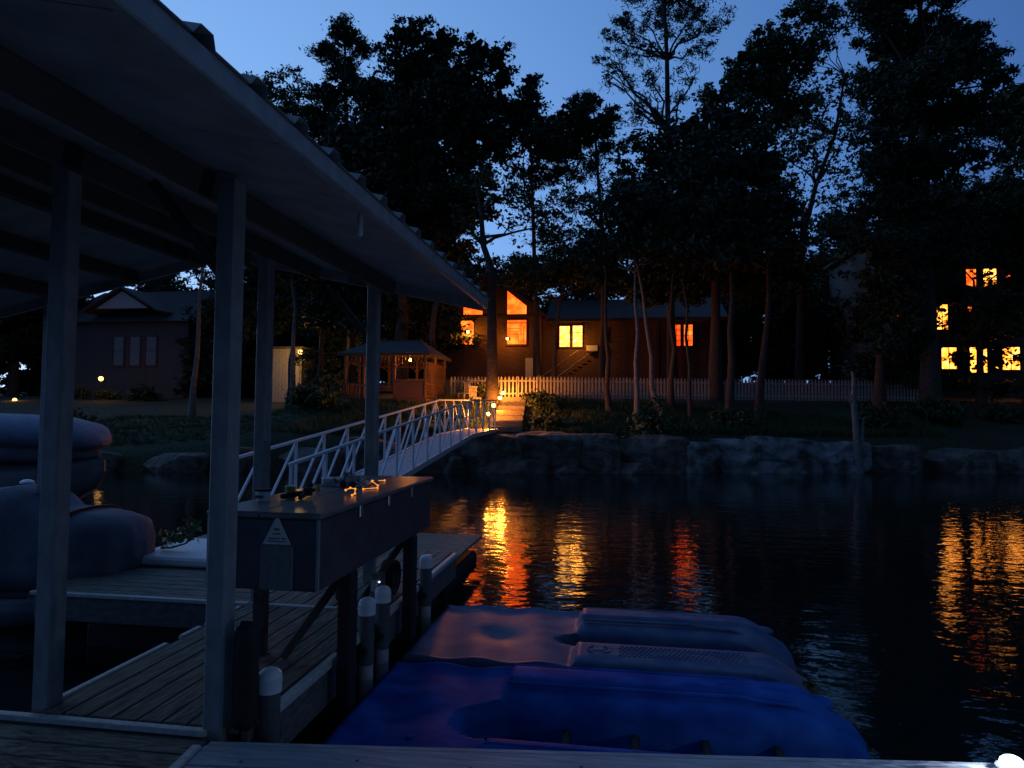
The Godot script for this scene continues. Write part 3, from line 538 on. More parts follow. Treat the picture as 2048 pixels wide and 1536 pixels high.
func build_shelter() -> void:
	var t := thing("slip_roof", "open sided boat slip roof of ribbed grey metal on square posts", "roof", Vector3.ZERO)
	var ridge := Vector2(-3.85, 3.69)
	var z0 := 3.0
	var z1 := -6.25
	var sheets := 10
	for side in [0, 1]:
		var ex := -1.25 if side == 0 else -6.45
		var eave := Vector2(ex, 3.13)
		var run := Vector3(ridge.x - ex, ridge.y - eave.y, 0)
		var l := run.length()
		var u := run / l
		var nrm := Vector3(-u.y, u.x, 0) if side == 1 else Vector3(u.y, -u.x, 0)
		if nrm.y < 0: nrm = -nrm
		for k in sheets:
			var za := lerpf(z0, z1, float(k) / sheets)
			var zb := lerpf(z0, z1, float(k + 1) / sheets)
			var mm := MB.new()
			var prof := []
			# 0.305 m rib spacing: three ribs a sheet
			var wz := (za - zb)
			for r in 3:
				var b := za - wz * (r + 0.5) / 3.0
				prof.append_array([[b + 0.055, 0.0], [b + 0.03, 0.036], [b - 0.03, 0.036], [b - 0.055, 0.0]])
			prof.push_front([za - 0.002, 0.0]); prof.push_back([zb + 0.002, 0.0])
			var e0 := Vector3(eave.x, eave.y, 0) - u * 0.06
			for q in prof.size() - 1:
				var pa: Vector3 = e0 + nrm * (prof[q][1] + 0.012) + Vector3(0, 0, prof[q][0])
				var pb: Vector3 = e0 + nrm * (prof[q + 1][1] + 0.012) + Vector3(0, 0, prof[q + 1][0])
				mm.facing(pa, pb, pb + u * (l + 0.06), pa + u * (l + 0.06), nrm)
				var ia: Vector3 = e0 + nrm * (prof[q][1] + 0.009) + Vector3(0, 0, prof[q][0])
				var ib: Vector3 = e0 + nrm * (prof[q + 1][1] + 0.009) + Vector3(0, 0, prof[q + 1][0])
				mm.facing(ia, ib, ib + u * (l + 0.06), ia + u * (l + 0.06), -nrm)
				mm.facing(pa, pb, ib, ia, -u)
			part(t, "roof_sheet", mm.done(), M.roof)
			# fibreboard lining under the ribs, one board a sheet
			var c := (Vector3(eave.x, eave.y, 0) + Vector3(ridge.x, ridge.y, 0)) * 0.5 - nrm * 0.004
			part(t, "lining_board", bb(Vector3(l - 0.04, 0.012, wz - 0.006), 0.002), M.roof, c + Vector3(0, 0, (za + zb) * 0.5), Basis(u, nrm, u.cross(nrm)))
		# eave channel
		part(t, "eave_trim", bb(Vector3(0.04, 0.085, z0 - z1), 0.006), M.post, Vector3(eave.x + (0.03 if side == 0 else -0.03), eave.y - 0.045, (z0 + z1) * 0.5))
		# purlins along the dock
		for f in [0.33, 0.62, 0.9]:
			var p: Vector3 = Vector3(eave.x, eave.y, 0) + run * f - nrm * 0.075
			part(t, "purlin", bb(Vector3(0.06, 0.13, z0 - z1 - 0.1), 0.006), M.beam, p + Vector3(0, 0, (z0 + z1) * 0.5), Basis(u, nrm, u.cross(nrm)))
		part(t, "barge_board", bar(Vector3(eave.x, eave.y - 0.05, z1 - 0.02), Vector3(ridge.x, ridge.y - 0.05, z1 - 0.02), 0.035, 0.11), M.post)
		# hanging drip bracket at the eave
		part(t, "bracket", bb(Vector3(0.03, 0.12, 0.03), 0.01), M.trim, Vector3(eave.x - (0.05 if side == 0 else -0.05), eave.y - 0.12, -3.28))
	for p in [[-1.96, -3.2, 3.24], [-2.98, -3.27, 3.44], [-2.93, -5.33, 3.45], [-2.27, -6.12, 3.28], [-5.7, -6.12, 3.26], [-5.7, -3.2, 3.26], [-1.96, 0.6, 3.24], [-5.7, 0.6, 3.26]]:
		part(t, "post", bb(Vector3(0.105, p[2] - 0.2, 0.105), 0.01), M.post, Vector3(p[0], (p[2] + 0.2) * 0.5, p[1]))
	for p in [[-1.96, -3.2], [-2.93, -5.33], [-2.27, -6.12]]:
		part(t, "knee_brace", bar(Vector3(p[0] - 0.04, 2.75, p[1]), Vector3(p[0] - 0.45, 3.25, p[1]), 0.05, 0.05), M.beam)

func build_locker() -> void:
	var x0 := -2.36
	var x1 := -1.66
	var z0 := -3.68
	var z1 := -6.0
	var t := thing("storage_locker", "long grey dock locker with a flat lid at the slip edge", "locker", Vector3((x0 + x1) * 0.5, 0.5, (z0 + z1) * 0.5))
	var w := x1 - x0
	var l := z0 - z1
	part(t, "body", bb(Vector3(w, 0.41, l), 0.012), M.locker, Vector3(0, 0.745, 0))
	part(t, "lid", bb(Vector3(w * 0.46, 0.036, l + 0.05), 0.008), M.lid, Vector3(-w * 0.25, 0.969, 0))
	part(t, "lid", bb(Vector3(w * 0.54, 0.034, l + 0.05), 0.008), M.lid, Vector3(w * 0.255, 0.968, 0))
	part(t, "corner_strip", bb(Vector3(0.022, 0.41, 0.012), 0.004), M.post, Vector3(w * 0.5 - 0.008, 0.744, l * 0.5 + 0.004))
	part(t, "end_panel", bb(Vector3(0.2, 0.255, 0.012), 0.006), M.panel, Vector3(0.095, 0.672, l * 0.5 + 0.006))
	var s := MB.new()
	s.slab(PackedVector2Array([Vector2(-0.085, 0), Vector2(0.085, 0), Vector2(0, 0.165)]), Vector3(0.095, 0.803, l * 0.5 + 0.012), Vector3.RIGHT, Vector3.UP, Vector3(0, 0, -0.008))
	var sg := part(t, "warning_label", s.done(), M.sign_white)
	for a in [[0.0, 0.085, 0.035, 0.014], [0.0, 0.06, 0.05, 0.008], [-0.015, 0.034, 0.07, 0.008], [0.042, 0.034, 0.026, 0.008], [0.0, 0.018, 0.11, 0.006]]:
		part(sg, "print_line", bb(Vector3(a[2], a[3], 0.002), 0.0005), M.ink, Vector3(0.095 + a[0], 0.803 + a[1], l * 0.5 + 0.0135))
	for z in [l * 0.5 - 0.6, 0.0, -l * 0.5 + 0.6]:
		part(t, "hasp", bb(Vector3(0.012, 0.09, 0.045), 0.004), M.steel, Vector3(w * 0.5 + 0.008, 0.925, z))
	for z in [l * 0.5 - 0.5, -l * 0.5 + 0.5]:
		part(t, "leg", bb(Vector3(0.09, 1.1, 0.12), 0.01), M.rubber, Vector3(w * 0.5 - 0.03, 0.0, z))
		part(t, "leg", bb(Vector3(0.08, 0.54, 0.08), 0.01), M.beam, Vector3(-w * 0.5 + 0.08, 0.27, z))
		part(t, "brace", bar(Vector3(w * 0.5 - 0.1, 0.5, z - 0.06), Vector3(-0.06, 0.02, z + 0.1), 0.04, 0.05), M.beam)

	# things lying on the lid, lid top at y = 1.487
	var y := 1.4875
	var b := thing("plastic_tub", "white plastic tub with a dark rim on the locker lid", "tub", Vector3(-2.25, y, -4.12))
	var mb := MB.new(); mb.lathe(Vector3.ZERO, [Vector2(0.001, 0.002), Vector2(0.042, 0.0), Vector2(0.05, 0.06)], 18)
	part(b, "tub_wall", mb.done(), M.white_plastic)
	mb = MB.new(); mb.lathe(Vector3(0, 0.06, 0), [Vector2(0.05, 0.0), Vector2(0.056, 0.002), Vector2(0.056, 0.016), Vector2(0.001, 0.018)], 18)
	part(b, "lid", mb.done(), M.black)
	part(b, "print_band", bb(Vector3(0.05, 0.02, 0.006), 0.002), M.pole_grey, Vector3(0.0, 0.028, 0.047))
	b = thing("green_can", "short can with a yellow green label beside the black pliers", "can", Vector3(-2.17, y, -4.33))
	mb = MB.new(); mb.lathe(Vector3.ZERO, [Vector2(0.001, 0.0), Vector2(0.033, 0.0), Vector2(0.033, 0.07)], 16)
	part(b, "can_body", mb.done(), M.label_green)
	mb = MB.new(); mb.lathe(Vector3(0, 0.07, 0), [Vector2(0.033, 0.0), Vector2(0.03, 0.006), Vector2(0.001, 0.004)], 16)
	part(b, "can_top", mb.done(), M.steel)
	b = thing("pliers", "black handled pliers lying open on the locker lid", "tool", Vector3(-2.06, y, -4.28))
	mb = MB.new(); mb.tube([Vector3(-0.1, 0.018, 0.1), Vector3(-0.04, 0.03, 0.04), Vector3(0.01, 0.035, -0.02), Vector3(0.05, 0.05, -0.08)], [0.016, 0.018, 0.016, 0.01], 8)
	part(b, "handle", mb.done(), M.black)
	mb = MB.new(); mb.tube([Vector3(0.03, 0.016, 0.09), Vector3(0.025, 0.024, 0.03), Vector3(0.0, 0.04, -0.03), Vector3(0.02, 0.085, -0.1)], [0.015, 0.016, 0.02, 0.014], 8)
	part(b, "handle", mb.done(), M.black)
	mb = MB.new(); mb.lathe(Vector3(0.02, 0.035, -0.04), [Vector2(0.001, -0.02), Vector2(0.03, -0.02), Vector2(0.03, 0.03), Vector2(0.001, 0.035)], 12)
	part(b, "pivot", mb.done(), M.black)
	# crumpled rag: a rumpled sheet with thickness
	var rag := MB.new()
	var top := []
	var under := []
	for i in 15:
		var r1 := []
		var r2 := []
		for j in 15:
			var u := i / 14.0 - 0.5
			var v2 := j / 14.0 - 0.5
			var edge := clampf(1.0 - maxf(absf(u), absf(v2)) * 2.0, 0.0, 1.0)
			var hgt := 0.006 + absf(bump_noise.get_noise_2d(i * 21.0, j * 17.0)) * 0.11 * pow(edge, 0.5) + 0.035 * edge
			var px := u * 0.34 + bump_noise.get_noise_2d(i * 9.0 + 60.0, j * 9.0) * 0.06
			var pz := v2 * 0.42 + bump_noise.get_noise_2d(i * 9.0, j * 9.0 + 80.0) * 0.06
			r1.append(Vector3(px, hgt, pz)); r2.append(Vector3(px, maxf(hgt - 0.006, 0.001), pz))
		top.append(r1); under.append(r2)
	rag.grid(top, Vector3.UP); rag.grid(under, Vector3.DOWN)
	whole("crumpled_rag", "crumpled grey rag on the far half of the locker lid", "rag", rag.done(), M.cloth, Vector3(-2.1, y, -5.2))
	b = thing("sunglasses", "black sunglasses in front of the crumpled rag", "glasses", Vector3(-2.02, y, -4.95))
	for s2 in [-1, 1]:
		part(b, "lens", ball(0.03, 0.9), M.black, Vector3(s2 * 0.036, 0.026, 0), Basis().scaled(Vector3(1, 1, 0.35)))
		part(b, "temple", rod(Vector3(s2 * 0.066, 0.036, 0), Vector3(s2 * 0.06, 0.008, -0.13), 0.004, 6), M.black)
	part(b, "bridge", rod(Vector3(-0.012, 0.035, 0.004), Vector3(0.012, 0.035, 0.004), 0.005, 6), M.black)
	b = thing("small_white_box", "small open white carton behind the crumpled rag", "carton", Vector3(-2.26, y, -5.22), "", 0.5)
	part(b, "tray", bb(Vector3(0.16, 0.045, 0.1), 0.006), M.white_plastic, Vector3(0, 0.0225, 0))
	part(b, "flap", bar(Vector3(-0.08, 0.045, -0.05), Vector3(0.08, 0.045, -0.05), 0.06, 0.004, 0.001), M.white_plastic)
	whole("yellow_bobber", "small yellow fishing bobber on the locker lid", "bobber", ball(0.02, 1.2), M.yellow, Vector3(-2.15, y + 0.0235, -4.72))
	# two added glowing strands that imitate amber lamp reflections on the lid
	for a in [["short hooked glowing strand added as an amber glint near the lid edge", Vector3(-1.82, y, -4.55), [Vector3(-0.05, 0.03, 0.0), Vector3(-0.02, 0.045, -0.01), Vector3(0.02, 0.04, 0.0), Vector3(0.03, 0.012, 0.03), Vector3(0.03, 0.006, 0.08)]],
			["winding glowing strand added as an amber glint behind the hooked one", Vector3(-1.86, y, -5.2), [Vector3(-0.06, 0.008, -0.3), Vector3(-0.1, 0.02, -0.12), Vector3(-0.06, 0.03, 0.0), Vector3(0.04, 0.012, 0.14), Vector3(0.08, 0.008, 0.26), Vector3(0.0, 0.006, 0.34)]]]:
		var st := thing("added_glint", a[0], "added glint", a[1], "added amber glints on the locker lid")
		mb = MB.new()
		var rr := []
		for k in a[2].size(): rr.append(0.003)
		mb.tube(a[2], rr, 6)
		part(st, "glint_line", mb.done(), M.lid_glint)
		for p in a[2]: part(st, "bulb", ball(0.008), M.lid_glint, p)  # glowing beads along the added glint, not real lamps

func build_poles() -> void:
	var first: Node3D = null
	var where := [[-1.74, -3.3, "guide pole at the corner of the pale walkway"], [-1.74, -4.66, "guide pole beside the locker leg between the two blue floats"], [-1.74, -4.99, "guide pole just behind another at the gap between the blue floats"], [-1.74, -6.16, "guide pole at the far end of the slate blue float"]]
	for w in where:
		var t: Node3D
		var lab: String = "white capped " + w[2]
		if first == null:
			t = thing("guide_pole", lab, "pole", Vector3.ZERO, "white capped guide poles")
			part(t, "pole", rod(Vector3(0, -0.6, 0), Vector3(0, 0.3, 0), 0.05, 18), M.pole_white)
			part(t, "pole_sleeve", rod(Vector3(0, 0.3, 0), Vector3(0, 0.66, 0), 0.054, 18), M.pole_grey)
			var m := MB.new()
			m.lathe(Vector3(0, 0.64, 0), [Vector2(0.0545, 0.0), Vector2(0.06, 0.002), Vector2(0.061, 0.075), Vector2(0.055, 0.095), Vector2(0.04, 0.11), Vector2(0.02, 0.118), Vector2(0.0005, 0.12)], 22)
			part(t, "cap", m.done(), M.white_plastic)
			part(t, "collar", bb(Vector3(0.12, 0.05, 0.16), 0.01), M.rubber, Vector3(-0.03, 0.4, 0))
			first = t
		else: t = copy(first, lab)
		t.position = Vector3(w[0], 0, w[1])

# moulded drive-on float: two rounded pontoons with a channel open to the water between them; v runs from the near side (0) to the far side (1)
func float_mesh(u_start: float, va: float, vb: float, x_len: float, z_wid: float, flat_near: bool) -> ArrayMesh:
	var rows := []
	var nu := 84
	var nv := 88
	var vc := (va + vb) * 0.5
	var hw := (vb - va) * 0.5
	for i in nu + 1:
		var u := float(i) / nu
		var row := []
		for j in nv + 1:
			var v2 := float(j) / nv
			# pontoon crowns
			var nearc := clampf(absf(v2 - va * 0.5) / (va * 0.5), 0.0, 1.0)
			var farc := clampf(absf(v2 - (1.0 + vb) * 0.5) / ((1.0 - vb) * 0.5), 0.0, 1.0)
			var crown := 0.0
			if v2 < va: crown = sqrt(maxf(0.0, 1.0 - pow(nearc, 5.0 if flat_near else 2.6)))
			elif v2 > vb: crown = sqrt(maxf(0.0, 1.0 - pow(farc, 2.6)))
			var pont := 0.13 + 0.145 * crown
			# a raised shoulder step along the far pontoon
			pont += 0.03 * smoothstep(0.72, 0.74, v2) * smoothstep(0.98, 0.93, v2)
			var inside := smoothstep(hw, hw * 0.8, absf(v2 - vc))
			# rounded head of the channel
			var du := (u - u_start) * x_len / (hw * z_wid)
			var head := 1.0
			if du < 1.0: head = smoothstep(1.06, 0.86, sqrt(maxf(0.0, pow(1.0 - du, 2.0) + pow((v2 - vc) / hw, 2.0))))
			var body := lerpf(pont, -0.16, inside * head) if v2 > va - 0.04 and v2 < vb + 0.04 else pont
			var pad := 0.215 + 0.012 * sin(u * 40.0 + v2 * 3.0) + 0.03 * smoothstep(0.42, 0.5, absf(v2 - 0.5)) - 0.035 * exp(-pow((v2 - vc) / 0.12, 2.0) - pow((u - u_start * 0.55) / 0.06, 2.0))
			if inside * head < 0.02 and du < 1.0: body = pad
			var y := lerpf(pad, body, smoothstep(u_start - 0.05, u_start + 0.04, u))
			# pontoon noses sink towards the water
			y -= 0.20 * pow(smoothstep(0.84, 1.0, u), 1.6)
			var edge := minf(smoothstep(0.0, 0.015, u), minf(smoothstep(1.0, 0.975, u), minf(smoothstep(0.0, 0.03, v2), smoothstep(1.0, 0.97, v2))))
			y -= (1.0 - edge) * 0.07
			if i == 0 or i == nu or j == 0 or j == nv: y = -0.25
			var narrow := 1.0 - 0.14 * smoothstep(0.84, 1.0, u)
			row.append(Vector3(u * x_len, y, -0.5 * z_wid + (v2 - 0.5) * -1.0 * z_wid * narrow))
		rows.append(row)
	var m := MB.new()
	m.grid(rows, Vector3.UP)
	return m.done()

func build_floats() -> void:
	var t := thing("drive_on_float", "bright blue drive on float with a dark central channel", "float", Vector3(-1.66, 0.0, -3.52), "drive on floats")
	part(t, "deck_shell", float_mesh(0.22, 0.26, 0.6, 3.2, 1.46, false), M.float_blue)
	part(t, "hump_cap", ball(0.11, 0.35, 18), M.float_blue, Vector3(2.9, 0.235, -1.17), Basis().scaled(Vector3(1.1, 1, 0.7)))
	part(t, "hump_cap", ball(0.11, 0.35, 18), M.float_blue, Vector3(2.9, 0.2, -0.2), Basis().scaled(Vector3(1.1, 1, 0.7)))
	var rid := MB.new()
	for z in [-1.33, -1.02, -0.2]:
		rid.tube([Vector3(0.95, 0.285 if z < -0.5 else 0.27, z), Vector3(2.4, 0.29 if z < -0.5 else 0.275, z), Vector3(2.75, 0.27, z + 0.02), Vector3(3.0, 0.16, z + 0.05)], [0.012, 0.016, 0.014, 0.006], 8)
	part(t, "moulded_ridge", rid.done(), M.float_blue)
	for k in 4:
		part(t, "roller", rod(Vector3(1.35 + k * 0.42, 0.06, -0.42), Vector3(1.35 + k * 0.42, 0.06, -0.85), 0.03, 12), M.black)
	part(t, "tow_ring", rod(Vector3(0.5, 0.19, -0.3), Vector3(0.5, 0.235, -0.3), 0.025, 12), M.float_blue)

	t = thing("drive_on_float", "slate blue drive on float with a dimpled tread pad", "float", Vector3(-1.64, 0.0, -5.03), "drive on floats")
	part(t, "deck_shell", float_mesh(0.38, 0.38, 0.57, 3.12, 1.48, true), M.float_slate)
	part(t, "hump_cap", ball(0.1, 0.35, 18), M.float_slate, Vector3(2.84, 0.225, -1.16), Basis().scaled(Vector3(1.2, 1, 0.8)))
	var tr := MB.new()
	for i in 26:
		for j in 6:
			tr.box(Vector3(1.66 + i * 0.036 + (0.018 if j % 2 else 0.0), 0.277, -0.18 - j * 0.04), Vector3(0.02, 0.01, 0.014), 0.003)
	part(t, "tread_pad", tr.done(), M.float_slate)
	var em := MB.new()
	for s in [-1, 1]:
		var pts := []
		var rr := []
		for k in 9:
			var an := deg_to_rad(-62.0 + 124.0 * k / 8.0)
			pts.append(Vector3(1.5 + s * 0.085 * cos(an), 0.278, -0.28 + 0.08 * sin(an))); rr.append(0.008)
		em.tube(pts, rr, 6)
	em.box(Vector3(1.5, 0.278, -0.28), Vector3(0.085, 0.01, 0.05), 0.004)
	part(t, "moulded_emblem", em.done(), M.float_slate)
	rid = MB.new()
	for z in [-1.34, -1.0]:
		rid.tube([Vector3(1.35, 0.285, z), Vector3(2.2, 0.285, z), Vector3(2.6, 0.27, z + 0.03), Vector3(2.85, 0.18, z + 0.06)], [0.012, 0.015, 0.013, 0.006], 8)
	part(t, "moulded_ridge", rid.done(), M.float_slate)
	for k in 3:
		part(t, "roller", rod(Vector3(1.6 + k * 0.42, 0.06, -0.6), Vector3(1.6 + k * 0.42, 0.06, -0.82), 0.025, 12), M.black)
	var lf := MB.new()
	for k in 14: leaf(lf, Vector3(rng.randfn() * 0.05, 0.02 + rng.randf() * 0.03, rng.randfn() * 0.05), 0.09)
	whole("leaf_litter", "small clump of leaves caught at the float corner", "leaves", lf.done(), M.leaf, Vector3(1.36, 0.1, -5.24))

func build_small_dock_things() -> void:
	var t := thing("fender", "black rubber fender standing against the slip post", "fender", Vector3(-1.825, 0.5, -3.215))
	var m := MB.new()
	m.lathe(Vector3.ZERO, [Vector2(0.001, 0.0), Vector2(0.05, 0.0), Vector2(0.062, 0.03), Vector2(0.062, 0.42), Vector2(0.05, 0.48), Vector2(0.02, 0.505), Vector2(0.0005, 0.51)], 16)
	part(t, "fender_body", m.done(), M.rubber)
	part(t, "rope_eye", rod(Vector3(-0.03, 0.5, 0), Vector3(0.03, 0.5, 0), 0.012, 8), M.black)
	t = thing("hose_reel", "dark coiled hose with a pale nozzle hung below the locker", "hose", Vector3(-1.95, 0.5, -5.72))
	m = MB.new()
	for k in 4:
		var pts := []
		var rr := []
		for j in 19:
			var an := TAU * j / 18.0
			pts.append(Vector3(-0.03 + k * 0.03, 0.15 + 0.13 * sin(an), 0.13 * cos(an))); rr.append(0.016)
		m.tube(pts, rr, 6, false)
	part(t, "hose_coil", m.done(), M.black)
	part(t, "nozzle", rod(Vector3(0.06, 0.36, 0.1), Vector3(0.12, 0.4, -0.12), 0.014, 8), M.trim)
	part(t, "nozzle_grip", ball(0.032, 0.8), M.white_plastic, Vector3(0.06, 0.365, 0.12))
	t = thing("power_pedestal", "small dark power pedestal with a tiny pilot light", "pedestal", Vector3(-1.92, 0.5, -5.38))
	part(t, "pedestal_box", bb(Vector3(0.1, 0.26, 0.1), 0.012), M.fascia, Vector3(0, 0.13, 0))
	part(t, "outlet_cover", bb(Vector3(0.05, 0.09, 0.012), 0.004), M.trim, Vector3(-0.01, 0.17, 0.054))
	part(t, "pilot_light", ball(0.005), M.lamp_cold, Vector3(0.03, 0.2, 0.052))
	# cool white deck light on the pale walkway
	t = thing("deck_light", "small cool white deck light glowing on the pale walkway", "lamp", Vector3(1.72, 0.505, -3.38))
	m = MB.new(); m.lathe(Vector3.ZERO, [Vector2(0.001, 0.001), Vector2(0.065, 0.001), Vector2(0.065, 0.016), Vector2(0.05, 0.02)], 20)
	part(t, "light_base", m.done(), M.steel)
	part(t, "light_dome", ball(0.05, 0.7, 18), M.lamp_cold, Vector3(0, 0.03, 0))
	var li := OmniLight3D.new()
	li.light_color = Color(0.80, 0.89, 1.0); li.light_energy = 0.35; li.omni_range = 8.0; li.omni_attenuation = 2.0; li.light_size = 0.04; li.shadow_enabled = true
	t.add_child(li); li.position = Vector3(0, 0.03, 0)
	# white tray with a toy plant
	t = thing("white_tray", "flat white plastic platform on the cross walkway", "platform", Vector3(-4.25, 0.5, -6.8))
	part(t, "platform_top", bb(Vector3(1.3, 0.09, 1.05), 0.025), M.white_plastic, Vector3(0, 0.055, 0))
	part(t, "platform_foot", bb(Vector3(1.1, 0.012, 0.85), 0.004), M.rubber, Vector3(0, 0.006, 0))
	t = thing("leafy_sprig", "leafy green sprig with pale petals on the white platform", "plant", Vector3(-4.62, 0.6, -6.62))
	m = MB.new()
	m.tube([Vector3(-0.09, 0.012, 0.0), Vector3(0.0, 0.02, 0.02), Vector3(0.1, 0.05, 0.0), Vector3(0.2, 0.2, 0.0)], [0.008, 0.008, 0.007, 0.004], 6)
	m.tube([Vector3(-0.05, 0.012, 0.03), Vector3(-0.09, 0.1, 0.0)], [0.007, 0.004], 6)
	part(t, "stem", m.done(), M.leaf_toy)
	m = MB.new()
	for k in 46:
		var c: Vector3 = [Vector3(-0.09, 0.07, 0.0), Vector3(0.1, 0.06, 0.0), Vector3(0.16, 0.15, 0.0)][k % 3]
		leaf(m, c + Vector3(rng.randfn(), absf(rng.randfn()) * 0.9, rng.randfn()) * 0.045, 0.07, 0.55)
	part(t, "foliage", m.done(), M.leaf_toy)
	m = MB.new()
	for k in 9: leaf(m, Vector3(0.0, 0.07, 0.03) + Vector3(rng.randfn(), rng.randfn(), rng.randfn()) * 0.018, 0.04, 0.8)
	part(t, "flower", m.done(), M.white_plastic)
	t.scale = Vector3.ONE * 1.5

func lofted(sections: Array, sides := 22, pinch := 2.6) -> ArrayMesh:
	# sections: [x, half width, bottom y, top y]
	var rows := []
	for s in sections:
		var r := []
		var cy: float = (s[2] + s[3]) * 0.5
		var hy: float = (s[3] - s[2]) * 0.5
		for k in sides:
			var a := TAU * k / sides
			var ca := cos(a)
			var sa := sin(a)
			var f := pow(pow(absf(ca), pinch) + pow(absf(sa), pinch), -1.0 / pinch)
			var wob := 1.0 + 0.035 * bump_noise.get_noise_3d(s[0] * 45.0, ca * 40.0, sa * 40.0)
			r.append(Vector3(s[0], cy + sa * f * hy * wob, ca * f * s[1] * wob))
		rows.append(r)
	var m := MB.new()
	m.grid(rows, Vector3.UP, true)
	for e in [0, rows.size() - 1]:
		var c := Vector3()
		for p in rows[e]: c += p
		c /= float(sides)
		for k in sides: m.facing3(c, rows[e][k], rows[e][(k + 1) % sides], Vector3(-1 if e == 0 else 1, 0, 0))
	return m.done()

func build_boats() -> void:
	var t := thing("covered_watercraft", "jet ski under a slack grey fabric cover inside the slip", "watercraft", Vector3(-6.2, 0.0, -6.15), "", 0.06)
	part(t, "cover", lofted([[-1.75, 0.25, 0.4, 0.75], [-1.6, 0.42, 0.34, 0.92], [-1.1, 0.52, 0.3, 1.0], [-0.6, 0.54, 0.3, 1.06], [-0.2, 0.55, 0.3, 1.14], [0.05, 0.55, 0.3, 1.27], [0.3, 0.53, 0.3, 1.3], [0.5, 0.5, 0.3, 1.22], [0.62, 0.5, 0.3, 1.08], [0.9, 0.5, 0.3, 1.07], [1.15, 0.48, 0.32, 1.04], [1.36, 0.42, 0.36, 0.99], [1.46, 0.3, 0.44, 0.9], [1.5, 0.1, 0.6, 0.76]], 36, 3.6), M.cover)
	part(t, "hull", lofted([[-1.6, 0.3, 0.0, 0.34], [-1.0, 0.52, -0.08, 0.36], [0.4, 0.52, -0.1, 0.36], [1.1, 0.36, -0.04, 0.38], [1.42, 0.1, 0.16, 0.42]], 20, 2.4), M.hull)
	for sx in [[-0.9, 0.55, 1.04], [-0.02, 0.57, 1.24], [0.95, 0.51, 1.08]]:
		part(t, "strap", lofted([[sx[0] - 0.022, sx[1] + 0.006, 0.3, sx[2] + 0.008], [sx[0] - 0.02, sx[1] + 0.012, 0.295, sx[2] + 0.014], [sx[0] + 0.02, sx[1] + 0.012, 0.295, sx[2] + 0.014], [sx[0] + 0.022, sx[1] + 0.006, 0.3, sx[2] + 0.008]], 36, 3.6), M.black)
	for z in [-0.36, 0.36]: part(t, "tie_strap", bar(Vector3(0.2, 0.32, z * 1.62), Vector3(0.75, 0.32, z * 1.52), 0.02, 0.03), M.black)
	t = thing("covered_boat", "long boat under a pale blue grey canopy at the far left", "boat", Vector3(-15.2, 0.0, -13.2), "", 0.12)
	part(t, "canopy", lofted([[-3.6, 0.6, 1.2, 1.5], [-3.2, 1.05, 1.15, 1.85], [-1.5, 1.2, 1.15, 2.0], [1.0, 1.2, 1.15, 2.0], [2.8, 1.12, 1.15, 1.95], [3.5, 0.9, 1.16, 1.8], [3.8, 0.5, 1.22, 1.6], [3.95, 0.1, 1.3, 1.42]], 26, 2.4), M.cover_pale)
	part(t, "hull", lofted([[-3.4, 0.7, 0.0, 0.8], [-2.6, 1.1, -0.15, 0.92], [1.5, 1.12, -0.2, 0.96], [3.0, 0.8, -0.1, 1.0], [3.8, 0.2, 0.35, 1.02], [3.98, 0.02, 0.7, 0.98]], 22, 3.0), M.hull)
	part(t, "cover_skirt", lofted([[-3.3, 0.78, 0.78, 1.3], [-2.5, 1.14, 0.85, 1.35], [1.5, 1.16, 0.9, 1.4], [3.0, 0.86, 0.9, 1.35], [3.6, 0.4, 0.98, 1.25], [3.85, 0.05, 1.05, 1.12]], 22, 3.4), M.cover)
	t = thing("mooring_pile", "thin dark pile with a small white disc cap by the covered boats", "pile", Vector3(-7.72, 0, -8.0))
	part(t, "pile", rod(Vector3(0, -0.8, 0), Vector3(0, 1.09, 0), 0.06, 14), M.beam)
	var m := MB.new(); m.lathe(Vector3(0, 1.09, 0), [Vector2(0.001, 0.0), Vector2(0.082, 0.0), Vector2(0.085, 0.025), Vector2(0.04, 0.05), Vector2(0.0005, 0.055)], 18)
	part(t, "cap", m.done(), M.white_plastic)

# ------------------------------------------------------------------ gangway and far bank
func gang_y(z: float) -> float:
	# deck height along the gangway: a straight ramp, then a flatter landing
	if z > -20.4: return lerpf(0.30, 1.43, (-8.75 - z) / 11.65)
	return lerpf(1.43, 1.52, (-20.4 - z) / 4.2)

